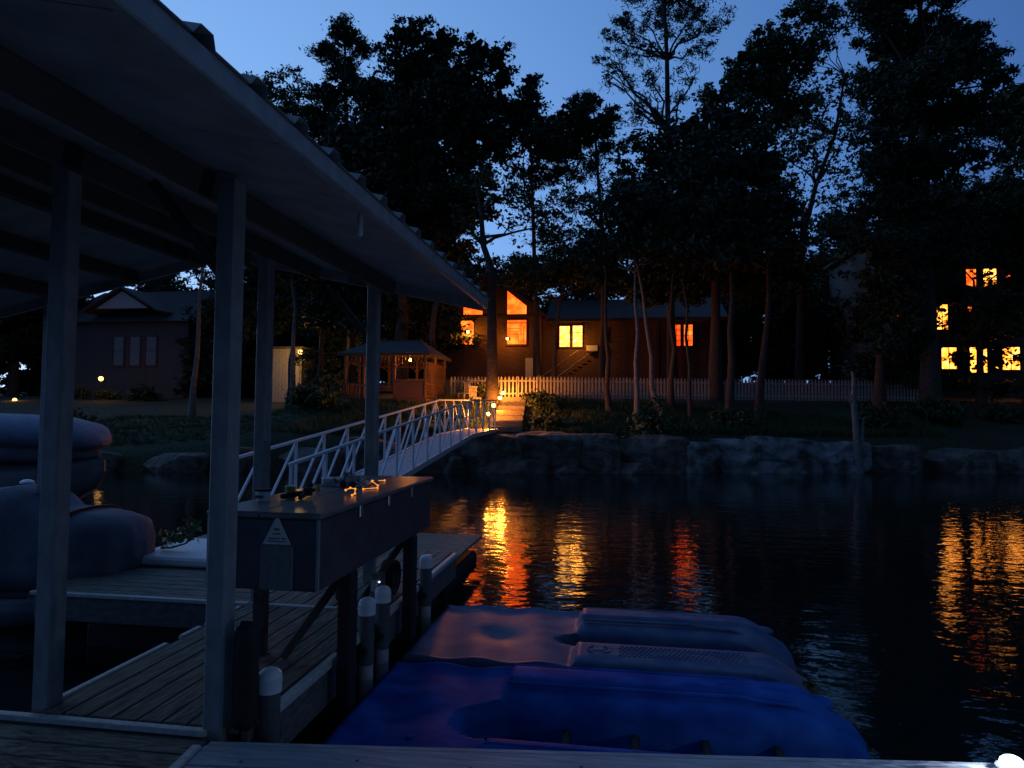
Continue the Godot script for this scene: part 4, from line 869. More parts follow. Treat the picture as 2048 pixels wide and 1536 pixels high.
func build_gangway() -> void:
	var t := thing("gangway", "white aluminium truss gangway rising from the dock to the steps", "gangway", Vector3.ZERO)
	var xr := -4.38
	var xl := -5.42
	var nb := 66
	for k in nb:
		var za := -8.7 - 15.85 * k / nb
		var zb := -8.7 - 15.85 * (k + 1) / nb + 0.012
		part(t, "deck_board", bar(Vector3((xr + xl) * 0.5, gang_y(za), za), Vector3((xr + xl) * 0.5, gang_y(zb), zb), 0.94, 0.03, 0.004), M.walk)
	for x in [xr, xl]:
		for seg in [[-8.7, -20.4], [-20.4, -24.55]]:
			part(t, "side_beam", bar(Vector3(x, gang_y(seg[0]) - 0.03, seg[0]), Vector3(x, gang_y(seg[1]) - 0.03, seg[1]), 0.05, 0.13, 0.006), M.alu)
			part(t, "hand_rail", bar(Vector3(x, gang_y(seg[0]) + 1.06, seg[0]), Vector3(x, gang_y(seg[1]) + 1.06, seg[1]), 0.05, 0.05, 0.012), M.alu)
		var zs := []
		for k in 15: zs.append(-8.75 - 15.7 * k / 14.0)
		for k in zs.size():
			var z: float = zs[k]
			part(t, "upright", bar(Vector3(x, gang_y(z) + 0.03, z), Vector3(x, gang_y(z) + 1.04, z), 0.042, 0.042, 0.005), M.alu)
			if k < zs.size() - 1:
				var z2: float = zs[k + 1]
				if k < 10: part(t, "diagonal", bar(Vector3(x, gang_y(z) + 0.05, z - 0.03), Vector3(x, gang_y(z2) + 1.02, z2 + 0.03), 0.036, 0.036, 0.005), M.alu)
				else: part(t, "diagonal", bar(Vector3(x, gang_y(z) + 1.02, z - 0.03), Vector3(x, gang_y(z2) + 0.05, z2 + 0.03), 0.036, 0.036, 0.005), M.alu)
	part(t, "end_plate", bb(Vector3(1.1, 0.05, 0.4), 0.006), M.alu, Vector3(-4.9, 1.5, -24.7))
	part(t, "roller_foot", rod(Vector3(-5.3, 0.385, -8.85), Vector3(-4.5, 0.385, -8.85), 0.045, 12), M.rubber)

func rock_mesh(seed_: int, size: Vector3) -> ArrayMesh:
	# a squarish block with broken faces: a rounded box cut by random planes, then roughened
	var f := FastNoiseLite.new()
	f.seed = seed_; f.frequency = 0.9; f.fractal_octaves = 4
	var rr := RandomNumberGenerator.new()
	rr.seed = seed_
	var cuts := []
	for k in 9:
		var d := Vector3(rr.randfn(), rr.randfn() * 0.7, rr.randfn()).normalized()
		cuts.append([d, rr.randf_range(0.74, 1.02)])
	var rows := []
	var nu := 44
	var nvv := 26
	for i in nvv + 1:
		var th := -PI / 2 + PI * i / nvv
		var row := []
		for j in nu:
			var ph := TAU * j / nu
			var d := Vector3(cos(th) * cos(ph), sin(th), cos(th) * sin(ph))
			var pw := 7.0
			var p := d * pow(pow(absf(d.x), pw) + pow(absf(d.y), pw) + pow(absf(d.z), pw), -1.0 / pw)
			for c in cuts:
				var e: float = p.dot(c[0]) - c[1]
				if e > 0.0: p -= c[0] * e
			var q := Vector3(p.x * size.x, p.y * size.y, p.z * size.z) * 0.5
			var nn := f.get_noise_3d(q.x, q.y * 1.8, q.z)
			var ledge := f.get_noise_2d(q.y * 3.2, 7.0) * 0.07
			row.append(q + d * nn * 0.09 + Vector3(d.x, 0, d.z) * ledge)
		rows.append(row)
	var m := MB.new()
	m.grid(rows, Vector3.UP, true)
	return m.done()

func build_bank() -> void:
	var meshes := []
	for k in 5: meshes.append(rock_mesh(70 + k * 7, [Vector3(2.6, 1.9, 1.9), Vector3(2.1, 1.7, 1.8), Vector3(3.2, 1.6, 2.0), Vector3(1.5, 1.3, 1.5), Vector3(1.2, 1.0, 1.2)][k]))
	# [x, offset behind the shore line, y of centre, mesh, turn, scale, pale, label]
	var list := [
		[-6.9, 0.2, 0.35, 2, 0.2, 0.95, 0, "long tan rock slab under the left side of the gangway"],
		[-4.7, 0.5, 0.55, 0, -0.1, 1.05, 0, "big square rock block under the end of the gangway"],
		[-2.7, 0.4, 0.60, 1, 0.15, 1.1, 0, "squared rock block right of the gangway end"],
		[-0.95, 0.35, 0.55, 0, -0.2, 1.0, 0, "broad split rock block in the middle of the ledge"],
		[1.0, 0.4, 0.5, 2, 0.1, 1.0, 0, "low rock slab below the overhanging bush"],
		[-3.8, -0.25, -0.05, 2, 0.05, 0.75, 0, "flat rock shelf at the waterline below the gangway end"],
		[-6.0, -0.1, 0.0, 3, 0.6, 0.9, 0, "small rock wedge at the waterline left of the shelf"],
		[2.9, 0.3, 0.3, 3, 0.3, 1.1, 1, "grey rounded rock right of the bush"],
		[4.4, 0.35, 0.45, 1, -0.3, 1.0, 1, "lichen spotted rock left of the pale trunk"],
		[6.2, 0.4, 0.4, 0, 0.25, 0.95, 1, "large pale blotched rock in the right bank"],
		[8.0, 0.4, 0.45, 2, -0.15, 0.85, 1, "white patched rock beside the pale trunk"],
		[5.2, -0.2, -0.1, 2, 0.05, 0.7, 1, "long flat stone at the waterline of the right bank"],
		[10.3, 0.5, 0.3, 1, 0.4, 1.0, 0, "dark rock in the shade right of the pale trunk"],
		[12.8, 0.5, 0.3, 2, 0.0, 0.95, 0, "dark low rock slab in the deep shade at the right"],
		[15.5, 0.4, 0.2, 0, 0.3, 0.85, 0, "dark rock block below the great pine"],
		[-8.9, 0.4, 0.3, 1, 0.3, 0.95, 0, "shadowed rock behind the middle of the gangway"],
		[-10.9, 0.4, 0.25, 2, 0.1, 0.85, 0, "rock slab seen through the gangway truss"],
		[-13.2, 0.4, 0.2, 3, 0.5, 1.0, 0, "broken rock left of the gangway"],
		[-15.4, 0.4, 0.1, 2, -0.2, 0.75, 0, "low rock on the left shore beside the slip post"],
		[-18.0, 0.4, 0.1, 1, 0.3, 0.75, 0, "low rock below the left lawn"],
		[-20.6, 0.4, 0.0, 2, 0.2, 0.7, 0, "low flat rock at the foot of the lawn"],
		[-23.4, 0.4, 0.0, 0, 0.0, 0.65, 0, "low rock far along the left shore"],
		[-1.8, -0.2, -0.1, 4, 0.4, 1.0, 0, "small boulder at the waterline in the middle"],
		[0.4, -0.15, -0.1, 4, 1.1, 1.1, 0, "small boulder at the waterline below the bush"]]
	for a in list:
		var o := whole("shore_rock", a[7], "rock", meshes[a[3]], M.rock_pale if a[6] else M.rock, Vector3(a[0], a[2], -(table(SHORE, a[0]) + a[1])), "rocks along the far bank")
		o.rotation = Vector3(rng.randf_range(-0.08, 0.08), a[4] + rng.randf_range(-0.3, 0.3), rng.randf_range(-0.1, 0.1))
		o.scale = Vector3(rng.randf_range(0.9, 1.2), rng.randf_range(0.78, 1.1), rng.randf_range(0.9, 1.15)) * float(a[5])

	# steps
	var t := thing("timber_steps", "timber edged gravel steps climbing from the gangway to the gate", "steps", Vector3.ZERO)
	var n := 7
	for k in n:
		var f := float(k) / (n - 1)
		var d := lerpf(25.15, 30.4, f)
		var x := lerpf(-4.1, -4.62, f)
		var y := lerpf(1.62, 2.86, f)
		part(t, "riser", bb(Vector3(1.15, 0.2, 0.12), 0.012), M.timber, Vector3(x, y - 0.1, -d))
		part(t, "tread", bb(Vector3(1.1, 0.18, 0.84), 0.02), M.gravel, Vector3(x - 0.03, y - 0.104, -d - 0.481))
	# path lanterns
	var first: Node3D = null
	for a in [[-4.93, 26.0, 2.08, "glowing path lantern at the foot of the steps"], [-5.0, 27.5, 2.43, "glowing path lantern second up the steps"], [-5.1, 29.5, 2.79, "glowing path lantern third up the steps"], [-5.2, 31.0, 3.06, "glowing path lantern at the gate"]]:
		var g := ground(a[0], a[1])
		var o: Node3D
		if first == null:
			o = thing("path_lantern", a[3], "lantern", Vector3.ZERO, "path lanterns along the steps")
			part(o, "stake", rod(Vector3(0, -1.0, 0), Vector3(0, -0.05, 0), 0.014, 8), M.chair_metal)
			part(o, "bulb", ball(0.08), M.lamp_warm)
			var m := MB.new(); m.lathe(Vector3(0, 0.075, 0), [Vector2(0.1, -0.012), Vector2(0.1, 0.0), Vector2(0.03, 0.05), Vector2(0.0005, 0.06)], 14)
			part(o, "cap", m.done(), M.chair_metal)
			part(o, "base_ring", rod(Vector3(0, -0.08, 0), Vector3(0, -0.05, 0), 0.05, 12), M.chair_metal)
			var li := OmniLight3D.new()
			li.light_color = Color(1.0, 0.56, 0.18); li.light_energy = LANTERN; li.omni_range = 40.0; li.omni_attenuation = 2.0; li.light_size = 0.05; li.shadow_enabled = true
			o.add_child(li)
			first = o
		else: o = copy(first, a[3])
		o.position = Vector3(a[0], maxf(a[2], g + 0.3), -a[1])

	# picket fences and gate
	var picket := MB.new()
	picket.slab(PackedVector2Array([Vector2(-0.045, 0), Vector2(0.045, 0), Vector2(0.045, 0.93), Vector2(0.025, 0.97), Vector2(0, 1.03), Vector2(-0.025, 0.97), Vector2(-0.045, 0.93)]), Vector3.ZERO, Vector3.RIGHT, Vector3.UP, Vector3(0, 0, -0.02))
	var pm := picket.done()
	for a in [["picket_fence", "white picket fence section left of the gate behind the forked trunk", "fence", -7.9, 32.0, -5.75, 32.0, 1],
			["picket_fence", "long white picket fence running right from the gate", "fence", -3.6, 32.0, 14.5, 36.0, 1],
			["gate_leaf", "left leaf of the white picket gate at the top of the steps", "gate", -5.65, 32.0, -4.72, 32.0, 0],
			["gate_leaf", "right leaf of the white picket gate next to the steps bush", "gate", -4.66, 32.0, -3.72, 32.0, 0]]:
		var p0 := Vector3(a[3], 0, -a[4])
		var p1 := Vector3(a[5], 0, -a[6])
		var fc := thing(a[0], a[1], a[2], Vector3(a[3], 0, -a[4]), "white picket fence and gate")
		var l := p0.distance_to(p1)
		var u := (p1 - p0) / l
		var turn := Basis(u, Vector3.UP, u.cross(Vector3.UP))
		var np := int(l / 0.165)
		for k in np + 1:
			var p := u * (l * k / np)
			var gy := 2.87
			part(fc, "picket", pm, M.fence, Vector3(p.x, gy + rng.randf_range(-0.012, 0.012), p.z), turn)
		var seg := 0.0
		while seg < l - 0.05:
			var e := minf(seg + 2.05, l)
			for h in [0.2, 0.8]:
				part(fc, "rail", bb(Vector3(e - seg - 0.02, 0.075, 0.035), 0.006), M.fence, u * (seg + e) * 0.5 + Vector3(0, 2.87 + h, -0.04), turn)
			if a[7] == 1: part(fc, "fence_post", bb(Vector3(0.1, 1.5, 0.1), 0.01), M.dark_trim, u * seg + Vector3(0, 3.1, -0.115), turn)
			seg += 2.05
		if a[7] == 0:
			part(fc, "gate_stile", bb(Vector3(0.08, 1.0, 0.04), 0.008), M.fence, u * (0.04 if a[3] < -5 else l - 0.04) + Vector3(0, 3.36, 0.03), turn)
			part(fc, "hinge_post", bb(Vector3(0.1, 1.7, 0.1), 0.01), M.dark_trim, u * (-0.07 if a[3] < -5 else l + 0.07) + Vector3(0, 3.1, -0.05), turn)

func lamp(called: String, label: String, at: Vector3, r: float, energy: float, col: Color, m: Material, post_to: float) -> void:
	var t := thing(called, label, "lamp", at)
	part(t, "bulb", ball(r), m)
	if post_to < -50.0:
		# bracket back to the house wall
		part(t, "bracket_arm", rod(Vector3(0, r * 1.2, 0), Vector3(0, r * 1.2, post_to + 100.0), 0.02, 8), M.chair_metal)
		part(t, "wall_plate", bb(Vector3(0.12, 0.2, 0.03), 0.008), M.chair_metal, Vector3(0, r * 1.2, post_to + 100.0))
	else: part(t, "stem", rod(Vector3(0, post_to - at.y, 0), Vector3(0, -r * 0.8, 0), 0.025, 8), M.chair_metal)
	var mm := MB.new(); mm.lathe(Vector3(0, r * 0.95, 0), [Vector2(r * 1.1, 0.0), Vector2(r * 0.9, 0.03), Vector2(0.001, 0.07)], 12)
	part(t, "hood", mm.done(), M.chair_metal)
	var li := OmniLight3D.new()
	li.light_color = col; li.light_energy = energy; li.omni_range = 40.0; li.omni_attenuation = 2.0; li.light_size = r * 0.9; li.shadow_enabled = true
	t.add_child(li)

func build_gazebo() -> void:
	var t := thing("gazebo", "red brown wooden gazebo with spindle frieze and hipped shingle roof", "gazebo", Vector3(-10.2, 2.62, -30.7))
	var hx := 1.85
	var hz := 1.7
	part(t, "floor", bb(Vector3(hx * 2 + 0.2, 0.12, hz * 2 + 0.2), 0.01), M.red_wood, Vector3(0, 0.06, 0))
	part(t, "skirt", bb(Vector3(hx * 2, 0.5, 0.04), 0.005), M.dark_trim, Vector3(0, -0.2, hz))
	part(t, "skirt", bb(Vector3(0.04, 0.5, hz * 2), 0.005), M.dark_trim, Vector3(hx, -0.2, 0))
	var m := MB.new()
	var ex := hx + 0.28
	var ez := hz + 0.28
	var rl := 1.15
	var top := 2.86
	var ev := 2.12
	var A := Vector3(-ex, ev, ez); var B := Vector3(ex, ev, ez); var C := Vector3(ex, ev, -ez); var D := Vector3(-ex, ev, -ez)
	var R0 := Vector3(-rl, top, 0); var R1 := Vector3(rl, top, 0)
	m.facing(A, B, R1, R0, Vector3(0, 1, 1)); m.facing(C, D, R0, R1, Vector3(0, 1, -1))
	m.facing3(B, C, R1, Vector3(1, 1, 0)); m.facing3(A, D, R0, Vector3(-1, 1, 0))
	m.facing(A, B, C, D, Vector3.DOWN)
	var rf := part(t, "roof", m.done(), M.shingle)
	part(rf, "ridge_cap", bb(Vector3(rl * 2 + 0.1, 0.05, 0.12), 0.01), M.shingle, Vector3(0, top + 0.01, 0))
	part(rf, "fascia", bb(Vector3(ex * 2, 0.12, 0.03), 0.005), M.dark_trim, Vector3(0, ev - 0.063, ez - 0.02))
	part(rf, "fascia", bb(Vector3(0.03, 0.12, ez * 2 - 0.1), 0.005), M.dark_trim, Vector3(ex - 0.02, ev - 0.063, 0))
	var fx := [-hx, -hx + 0.88, 0.45, hx]
	for s in [1, -1]:
		for x in fx: part(t, "post", bb(Vector3(0.1, 2.0, 0.1), 0.012), M.red_wood, Vector3(x, 1.1, s * hz))
		if s == 1 or s == -1:
			part(t, "frieze_rail", bb(Vector3(hx * 2 - 0.1, 0.05, 0.05), 0.006), M.red_wood, Vector3(0, 1.74, s * hz))
			for k in 23:
				part(t, "spindle", bb(Vector3(0.055, 0.22, 0.03), 0.004), M.red_wood, Vector3(-hx + 0.14 + k * 0.155, 1.88, s * hz))
			for k in 3:
				var xa: float = fx[k] + 0.05
				var xb: float = fx[k + 1] - 0.05
				for e in [[xa, 1], [xb, -1]]:
					var ar := MB.new()
					var pts := []
					var rr := []
					for j in 6:
						var an := PI / 2 * j / 5.0
						pts.append(Vector3(e[0] + e[1] * 0.3 * (1.0 - cos(an)), 1.4 + 0.3 * sin(an), s * hz)); rr.append(0.03)
					ar.tube(pts, rr, 6)
					part(t, "bracket", ar.done(), M.red_wood)
				if s == 1 and k == 2:
					part(t, "front_panel", bb(Vector3(xb - xa, 0.75, 0.04), 0.006), M.red_wood, Vector3((xa + xb) * 0.5, 0.5, hz))
					part(t, "top_rail", bb(Vector3(xb - xa, 0.06, 0.12), 0.008), M.red_wood, Vector3((xa + xb) * 0.5, 0.91, hz))
				elif not (s == 1 and k == 1):
					part(t, "top_rail", bb(Vector3(xb - xa, 0.05, 0.08), 0.008), M.red_wood, Vector3((xa + xb) * 0.5, 0.78, s * hz))
					part(t, "bottom_rail", bb(Vector3(xb - xa, 0.05, 0.05), 0.008), M.red_wood, Vector3((xa + xb) * 0.5, 0.22, s * hz))
					var nb := int((xb - xa) / 0.13)
					for b in nb:
						part(t, "baluster", bb(Vector3(0.055, 0.5, 0.03), 0.004), M.red_wood, Vector3(xa + (xb - xa) * (b + 0.5) / nb, 0.5, s * hz))
	for x in [hx, -hx]:
		part(t, "post", bb(Vector3(0.1, 2.0, 0.1), 0.012), M.red_wood, Vector3(x, 1.1, 0))
		for h in [0.22, 0.78, 1.74]:
			part(t, "side_rail", bb(Vector3(0.05, 0.05, hz * 2 - 0.1), 0.006), M.red_wood, Vector3(x, h, 0))
		for k in 17:
			var z := -hz + 0.16 + k * 0.205
			if absf(z) < 0.09: continue
			part(t, "side_slat", bb(Vector3(0.025, 1.5 if x > 0 else 0.52, 0.045), 0.004), M.red_wood, Vector3(x, 0.98 if x > 0 else 0.5, z))
	part(t, "bench", bb(Vector3(hx * 2 - 0.3, 0.06, 0.45), 0.01), M.red_wood, Vector3(0, 0.55, -hz + 0.35))
	lamp("gazebo_lamp", "hanging amber lamp under the gazebo roof", Vector3(-9.12, 4.46, -29.3), 0.07, GAZEBO, Color(1.0, 0.58, 0.2), M.lamp_warm, 4.7)
	# small table beside it
	var tb := thing("garden_table", "small pale topped table standing before the gazebo", "table", Vector3(-10.75, 2.45, -28.4))
	part(tb, "table_top", bb(Vector3(0.8, 0.05, 0.6), 0.012), M.timber, Vector3(0, 0.82, 0))
	for x in [-0.33, 0.33]:
		for z in [-0.24, 0.24]: part(tb, "leg", bb(Vector3(0.06, 0.86, 0.06), 0.006), M.dark_trim, Vector3(x, 0.38, z))
	for a in [["pale garden chair with upright back beside the gazebo wall", Vector3(-6.95, 0, -30.6), -0.5], ["pale garden chair turned towards the fence", Vector3(-6.3, 0, -29.9), 0.7]]:
		var gp: Vector3 = a[1]
		var c := thing("garden_chair", a[0], "chair", Vector3(gp.x, ground(gp.x, -gp.z) - 0.02, gp.z), "garden chairs by the gazebo", a[2])
		part(c, "seat", bb(Vector3(0.44, 0.04, 0.42), 0.012), M.fence, Vector3(0, 0.44, 0))
		for k in 4: part(c, "back_slat", bb(Vector3(0.07, 0.5, 0.02), 0.006), M.fence, Vector3(-0.15 + k * 0.1, 0.72, -0.2))
		part(c, "back_rail", bb(Vector3(0.44, 0.05, 0.025), 0.006), M.fence, Vector3(0, 0.96, -0.17))
		for x in [-0.19, 0.19]:
			for z in [-0.18, 0.18]: part(c, "leg", bb(Vector3(0.04, 0.44, 0.04), 0.005), M.fence, Vector3(x, 0.21, z))

# a lit window: recessed glowing pane, frame and glazing bars; o = lower left corner in the wall plane
func window(t: Node3D, o: Vector3, w: float, h: float, pane: Material, cols := 2, rows := 2, frame: Material = null) -> MeshInstance3D:
	var fm: Material = frame if frame else M.dark_trim
	var f := MB.new()
	for a in [[w * 0.5, -0.03, w + 0.12, 0.06], [w * 0.5, h + 0.03, w + 0.12, 0.06], [-0.03, h * 0.5, 0.06, h - 0.004], [w + 0.03, h * 0.5, 0.06, h - 0.004]]:
		f.box(Vector3(a[0], a[1], 0.03), Vector3(a[2], a[3], 0.09), 0.006)
	var win := part(t, "window", f.done(), fm, o)
	part(win, "pane", bb(Vector3(w, h, 0.02), 0.0), pane, Vector3(w * 0.5, h * 0.5, 0.004))
	for k in range(1, cols): part(win, "glazing_bar", bb(Vector3(0.035, h, 0.03), 0.004), fm, Vector3(w * k / cols, h * 0.5, 0.028))
	for k in range(1, rows): part(win, "glazing_bar", bb(Vector3(w, 0.035, 0.026), 0.004), fm, Vector3(w * 0.5, h * k / rows, 0.03))
	part(win, "sill", bb(Vector3(w + 0.2, 0.05, 0.14), 0.006), fm, Vector3(w * 0.5, -0.088, 0.04))
	return win

func gable_roof(t: Node3D, x0: float, x1: float, xr: float, ev: float, top: float, z0: float, z1: float, m: Material) -> void:
	for s in [0, 1]:
		var ex := x0 if s == 0 else x1
		var run := Vector3(xr - ex, top - ev, 0)
		var u := run.normalized()
		var nn := Vector3(-u.y, u.x, 0)
		if nn.y < 0: nn = -nn
		part(t, "roof", bb(Vector3(run.length(), 0.14, z0 - z1), 0.01), m, (Vector3(ex, ev, 0) + Vector3(xr, top, 0)) * 0.5 + nn * 0.072 + Vector3(0, 0, (z0 + z1) * 0.5), Basis(u, nn, u.cross(nn)))

func build_house() -> void:
	var zf := -42.0
	var t := thing("lakeside_house", "brown wooden lakeside house with a glowing glazed gable", "house", Vector3.ZERO)
	# gable block
	var g := MB.new()
	g.slab(PackedVector2Array([Vector2(-11.1, 3.6), Vector2(-4.7, 3.6), Vector2(-4.7, 8.35), Vector2(-7.9, 10.92), Vector2(-11.1, 8.35)]), Vector3(0, 0, zf), Vector3.RIGHT, Vector3.UP, Vector3(0, 0, -8.0))
	part(t, "gable_wall", g.done(), M.log_wall)
	gable_roof(t, -11.5, -4.3, -7.9, 8.03, 10.92, zf + 0.55, zf - 8.3, M.shingle)
	for s in [-1, 1]:
		part(t, "barge_board", bar(Vector3(-7.9 + s * 3.62, 8.05, zf + 0.57), Vector3(-7.9, 10.96, zf + 0.57), 0.04, 0.22), M.dark_trim)
	# windows of the gable: two lower squares and trapezoids above
	for s in [-1, 1]:
		var w := window(t, Vector3(-6.83 if s == 1 else -10.17, 6.47, zf + 0.012), 1.2, 1.5, M.pane_orange if s == 1 else M.pane_amber, 1, 1)
		if s == 1:
			for a in [[0.6, 1.33, 1.2, 0.05], [0.88, 0.9, 0.04, 0.9], [0.5, 0.98, 0.8, 0.03], [0.5, 0.82, 0.7, 0.03], [0.6, 0.62, 0.9, 0.03], [0.72, 0.35, 0.03, 0.5], [1.05, 0.6, 0.05, 1.1]]:
				part(w, "loft_rail", bb(Vector3(a[2], a[3], 0.02), 0.003), M.inner_wood, Vector3(a[0], a[1], 0.026))
		var poly := PackedVector2Array([Vector2(0.535, 0), Vector2(1.74, 0), Vector2(1.74, 0.5), Vector2(0.535, 1.46)])
		var fr := PackedVector2Array([Vector2(0.475, -0.06), Vector2(1.80, -0.06), Vector2(1.80, 0.53), Vector2(0.475, 1.58)])
		if s == -1:
			for k in poly.size(): poly[k].x = -poly[k].x - 1.06 + 0.535
			for k in fr.size(): fr[k].x = -fr[k].x - 1.06 + 0.535
		var fo := MB.new()
		fo.slab(fr, Vector3(-7.9 + 0.535, 8.36, zf + 0.03), Vector3.RIGHT, Vector3.UP, Vector3(0, 0, -0.028))
		var tw := part(t, "window", fo.done(), M.dark_trim)
		var pa := MB.new()
		pa.slab(poly, Vector3(-7.9 + 0.535, 8.36, zf + 0.045), Vector3.RIGHT, Vector3.UP, Vector3(0, 0, -0.012))
		part(tw, "pane", pa.done(), M.pane_orange)
		if s == 1:
			for a in [[[0.54, 0.86], [0.9, 1.12]], [[0.56, 0.25], [1.15, 0.78]], [[1.15, 0.78], [1.5, 0.06]], [[0.7, 1.3], [1.2, 0.9]]]:
				part(tw, "roof_truss", bar(Vector3(-7.365 + a[0][0], 8.36 + a[0][1], zf + 0.05), Vector3(-7.365 + a[1][0], 8.36 + a[1][1], zf + 0.05), 0.045, 0.012, 0.002), M.inner_wood)
	part(t, "floor_band", bb(Vector3(6.3, 0.16, 0.08), 0.01), M.dark_trim, Vector3(-7.9, 8.2, zf + 0.042))
	# right wing
	part(t, "wing_wall", bb(Vector3(7.2, 4.5, 6.0), 0.02), M.log_wall, Vector3(-1.08, 5.85, zf - 3.5))
	part(t, "end_wall", bb(Vector3(3.6, 4.5, 6.0), 0.02), M.red_wall, Vector3(4.34, 5.85, zf - 3.6))
	var rw := MB.new()
	rw.facing(Vector3(-4.4, 8.02, zf + 0.2), Vector3(6.5, 8.02, zf + 0.2), Vector3(6.5, 9.75, zf - 3.4), Vector3(-4.4, 9.75, zf - 3.4), Vector3(0, 1, 1))
	rw.facing(Vector3(-4.4, 7.9, zf + 0.2), Vector3(6.5, 7.9, zf + 0.2), Vector3(6.5, 9.63, zf - 3.4), Vector3(-4.4, 9.63, zf - 3.4), Vector3(0, -1, -1))
	rw.facing(Vector3(-4.4, 8.02, zf + 0.2), Vector3(6.5, 8.02, zf + 0.2), Vector3(6.5, 7.9, zf + 0.2), Vector3(-4.4, 7.9, zf + 0.2), Vector3(0, 0, 1))
	rw.facing(Vector3(-4.4, 9.75, zf - 3.4), Vector3(6.5, 9.75, zf - 3.4), Vector3(6.5, 8.02, zf - 7.0), Vector3(-4.4, 8.02, zf - 7.0), Vector3(0, 1, -1))
	part(t, "roof", rw.done(), M.shingle)
	part(t, "gutter", bar(Vector3(-4.4, 7.86, zf + 0.24), Vector3(6.5, 7.86, zf + 0.24), 0.1, 0.1), M.dark_trim)
	for a in [[-3.58, 6.34, 0.62, 1.28, "pane_yellow", 1, 3], [-2.76, 6.34, 0.58, 1.3, "pane_yellow", 1, 3], [-0.95, 6.68, 0.32, 0.78, "pane_red", 1, 3], [3.32, 6.36, 0.46, 1.28, "pane_red", 2, 4], [4.0, 6.36, 0.5, 1.28, "pane_amber", 2, 4]]:
		window(t, Vector3(a[0], a[1], zf - 0.488 if a[0] < 2.5 else zf - 0.588), a[2], a[3], M[a[4]], a[5], a[6])
	part(t, "air_conditioner", bb(Vector3(0.7, 0.36, 0.4), 0.02), M.trim, Vector3(-1.55, 6.2, zf - 0.3))
	part(t, "bracket", bb(Vector3(0.6, 0.04, 0.4), 0.01), M.dark_trim, Vector3(-1.55, 6.0, zf - 0.3))
	var dr := part(t, "door", bb(Vector3(0.78, 1.95, 0.06), 0.01), M.pale_gable, Vector3(-5.27, 4.62, zf + 0.02))
	part(dr, "handle", ball(0.035), M.steel, Vector3(0.3, 0, 0.05))
	# deck stair with two thin hand rails
	for k in 2:
		part(t, "stair_rail", bar(Vector3(-1.5 - k * 0.9, 6.0, zf + 0.3 + k * 0.2), Vector3(-3.6 - k * 0.9, 4.3, zf + 1.6 + k * 0.2), 0.035, 0.035), M.trim)
	for k in 8:
		part(t, "stair_tread", bb(Vector3(0.26, 0.04, 0.9), 0.004), M.dark_trim, Vector3(-1.7 - k * 0.27, 5.35 - k * 0.2, zf + 0.55 + k * 0.14))
	part(t, "chimney", bb(Vector3(0.8, 2.2, 0.8), 0.02), M.rock, Vector3(-1.2, 9.8, zf - 4.6))
	lamp("wall_lantern", "bright wall lantern in front of the left gable window", Vector3(-9.15, 7.16, zf + 0.9), 0.085, HOUSE, Color(1.0, 0.6, 0.2), M.lamp_warm, -100.88)
	lamp("wall_lantern", "bright wall lantern at the corner of the orange gable window", Vector3(-6.68, 6.72, zf + 0.9), 0.07, HOUSE * 0.6, Color(1.0, 0.58, 0.2), M.lamp_warm, -100.88)
	lamp("wall_lantern", "bright wall lantern before the yellow pair of windows", Vector3(-2.56, 6.62, zf + 0.5), 0.07, HOUSE * 0.7, Color(1.0, 0.62, 0.24), M.lamp_warm, -100.97)

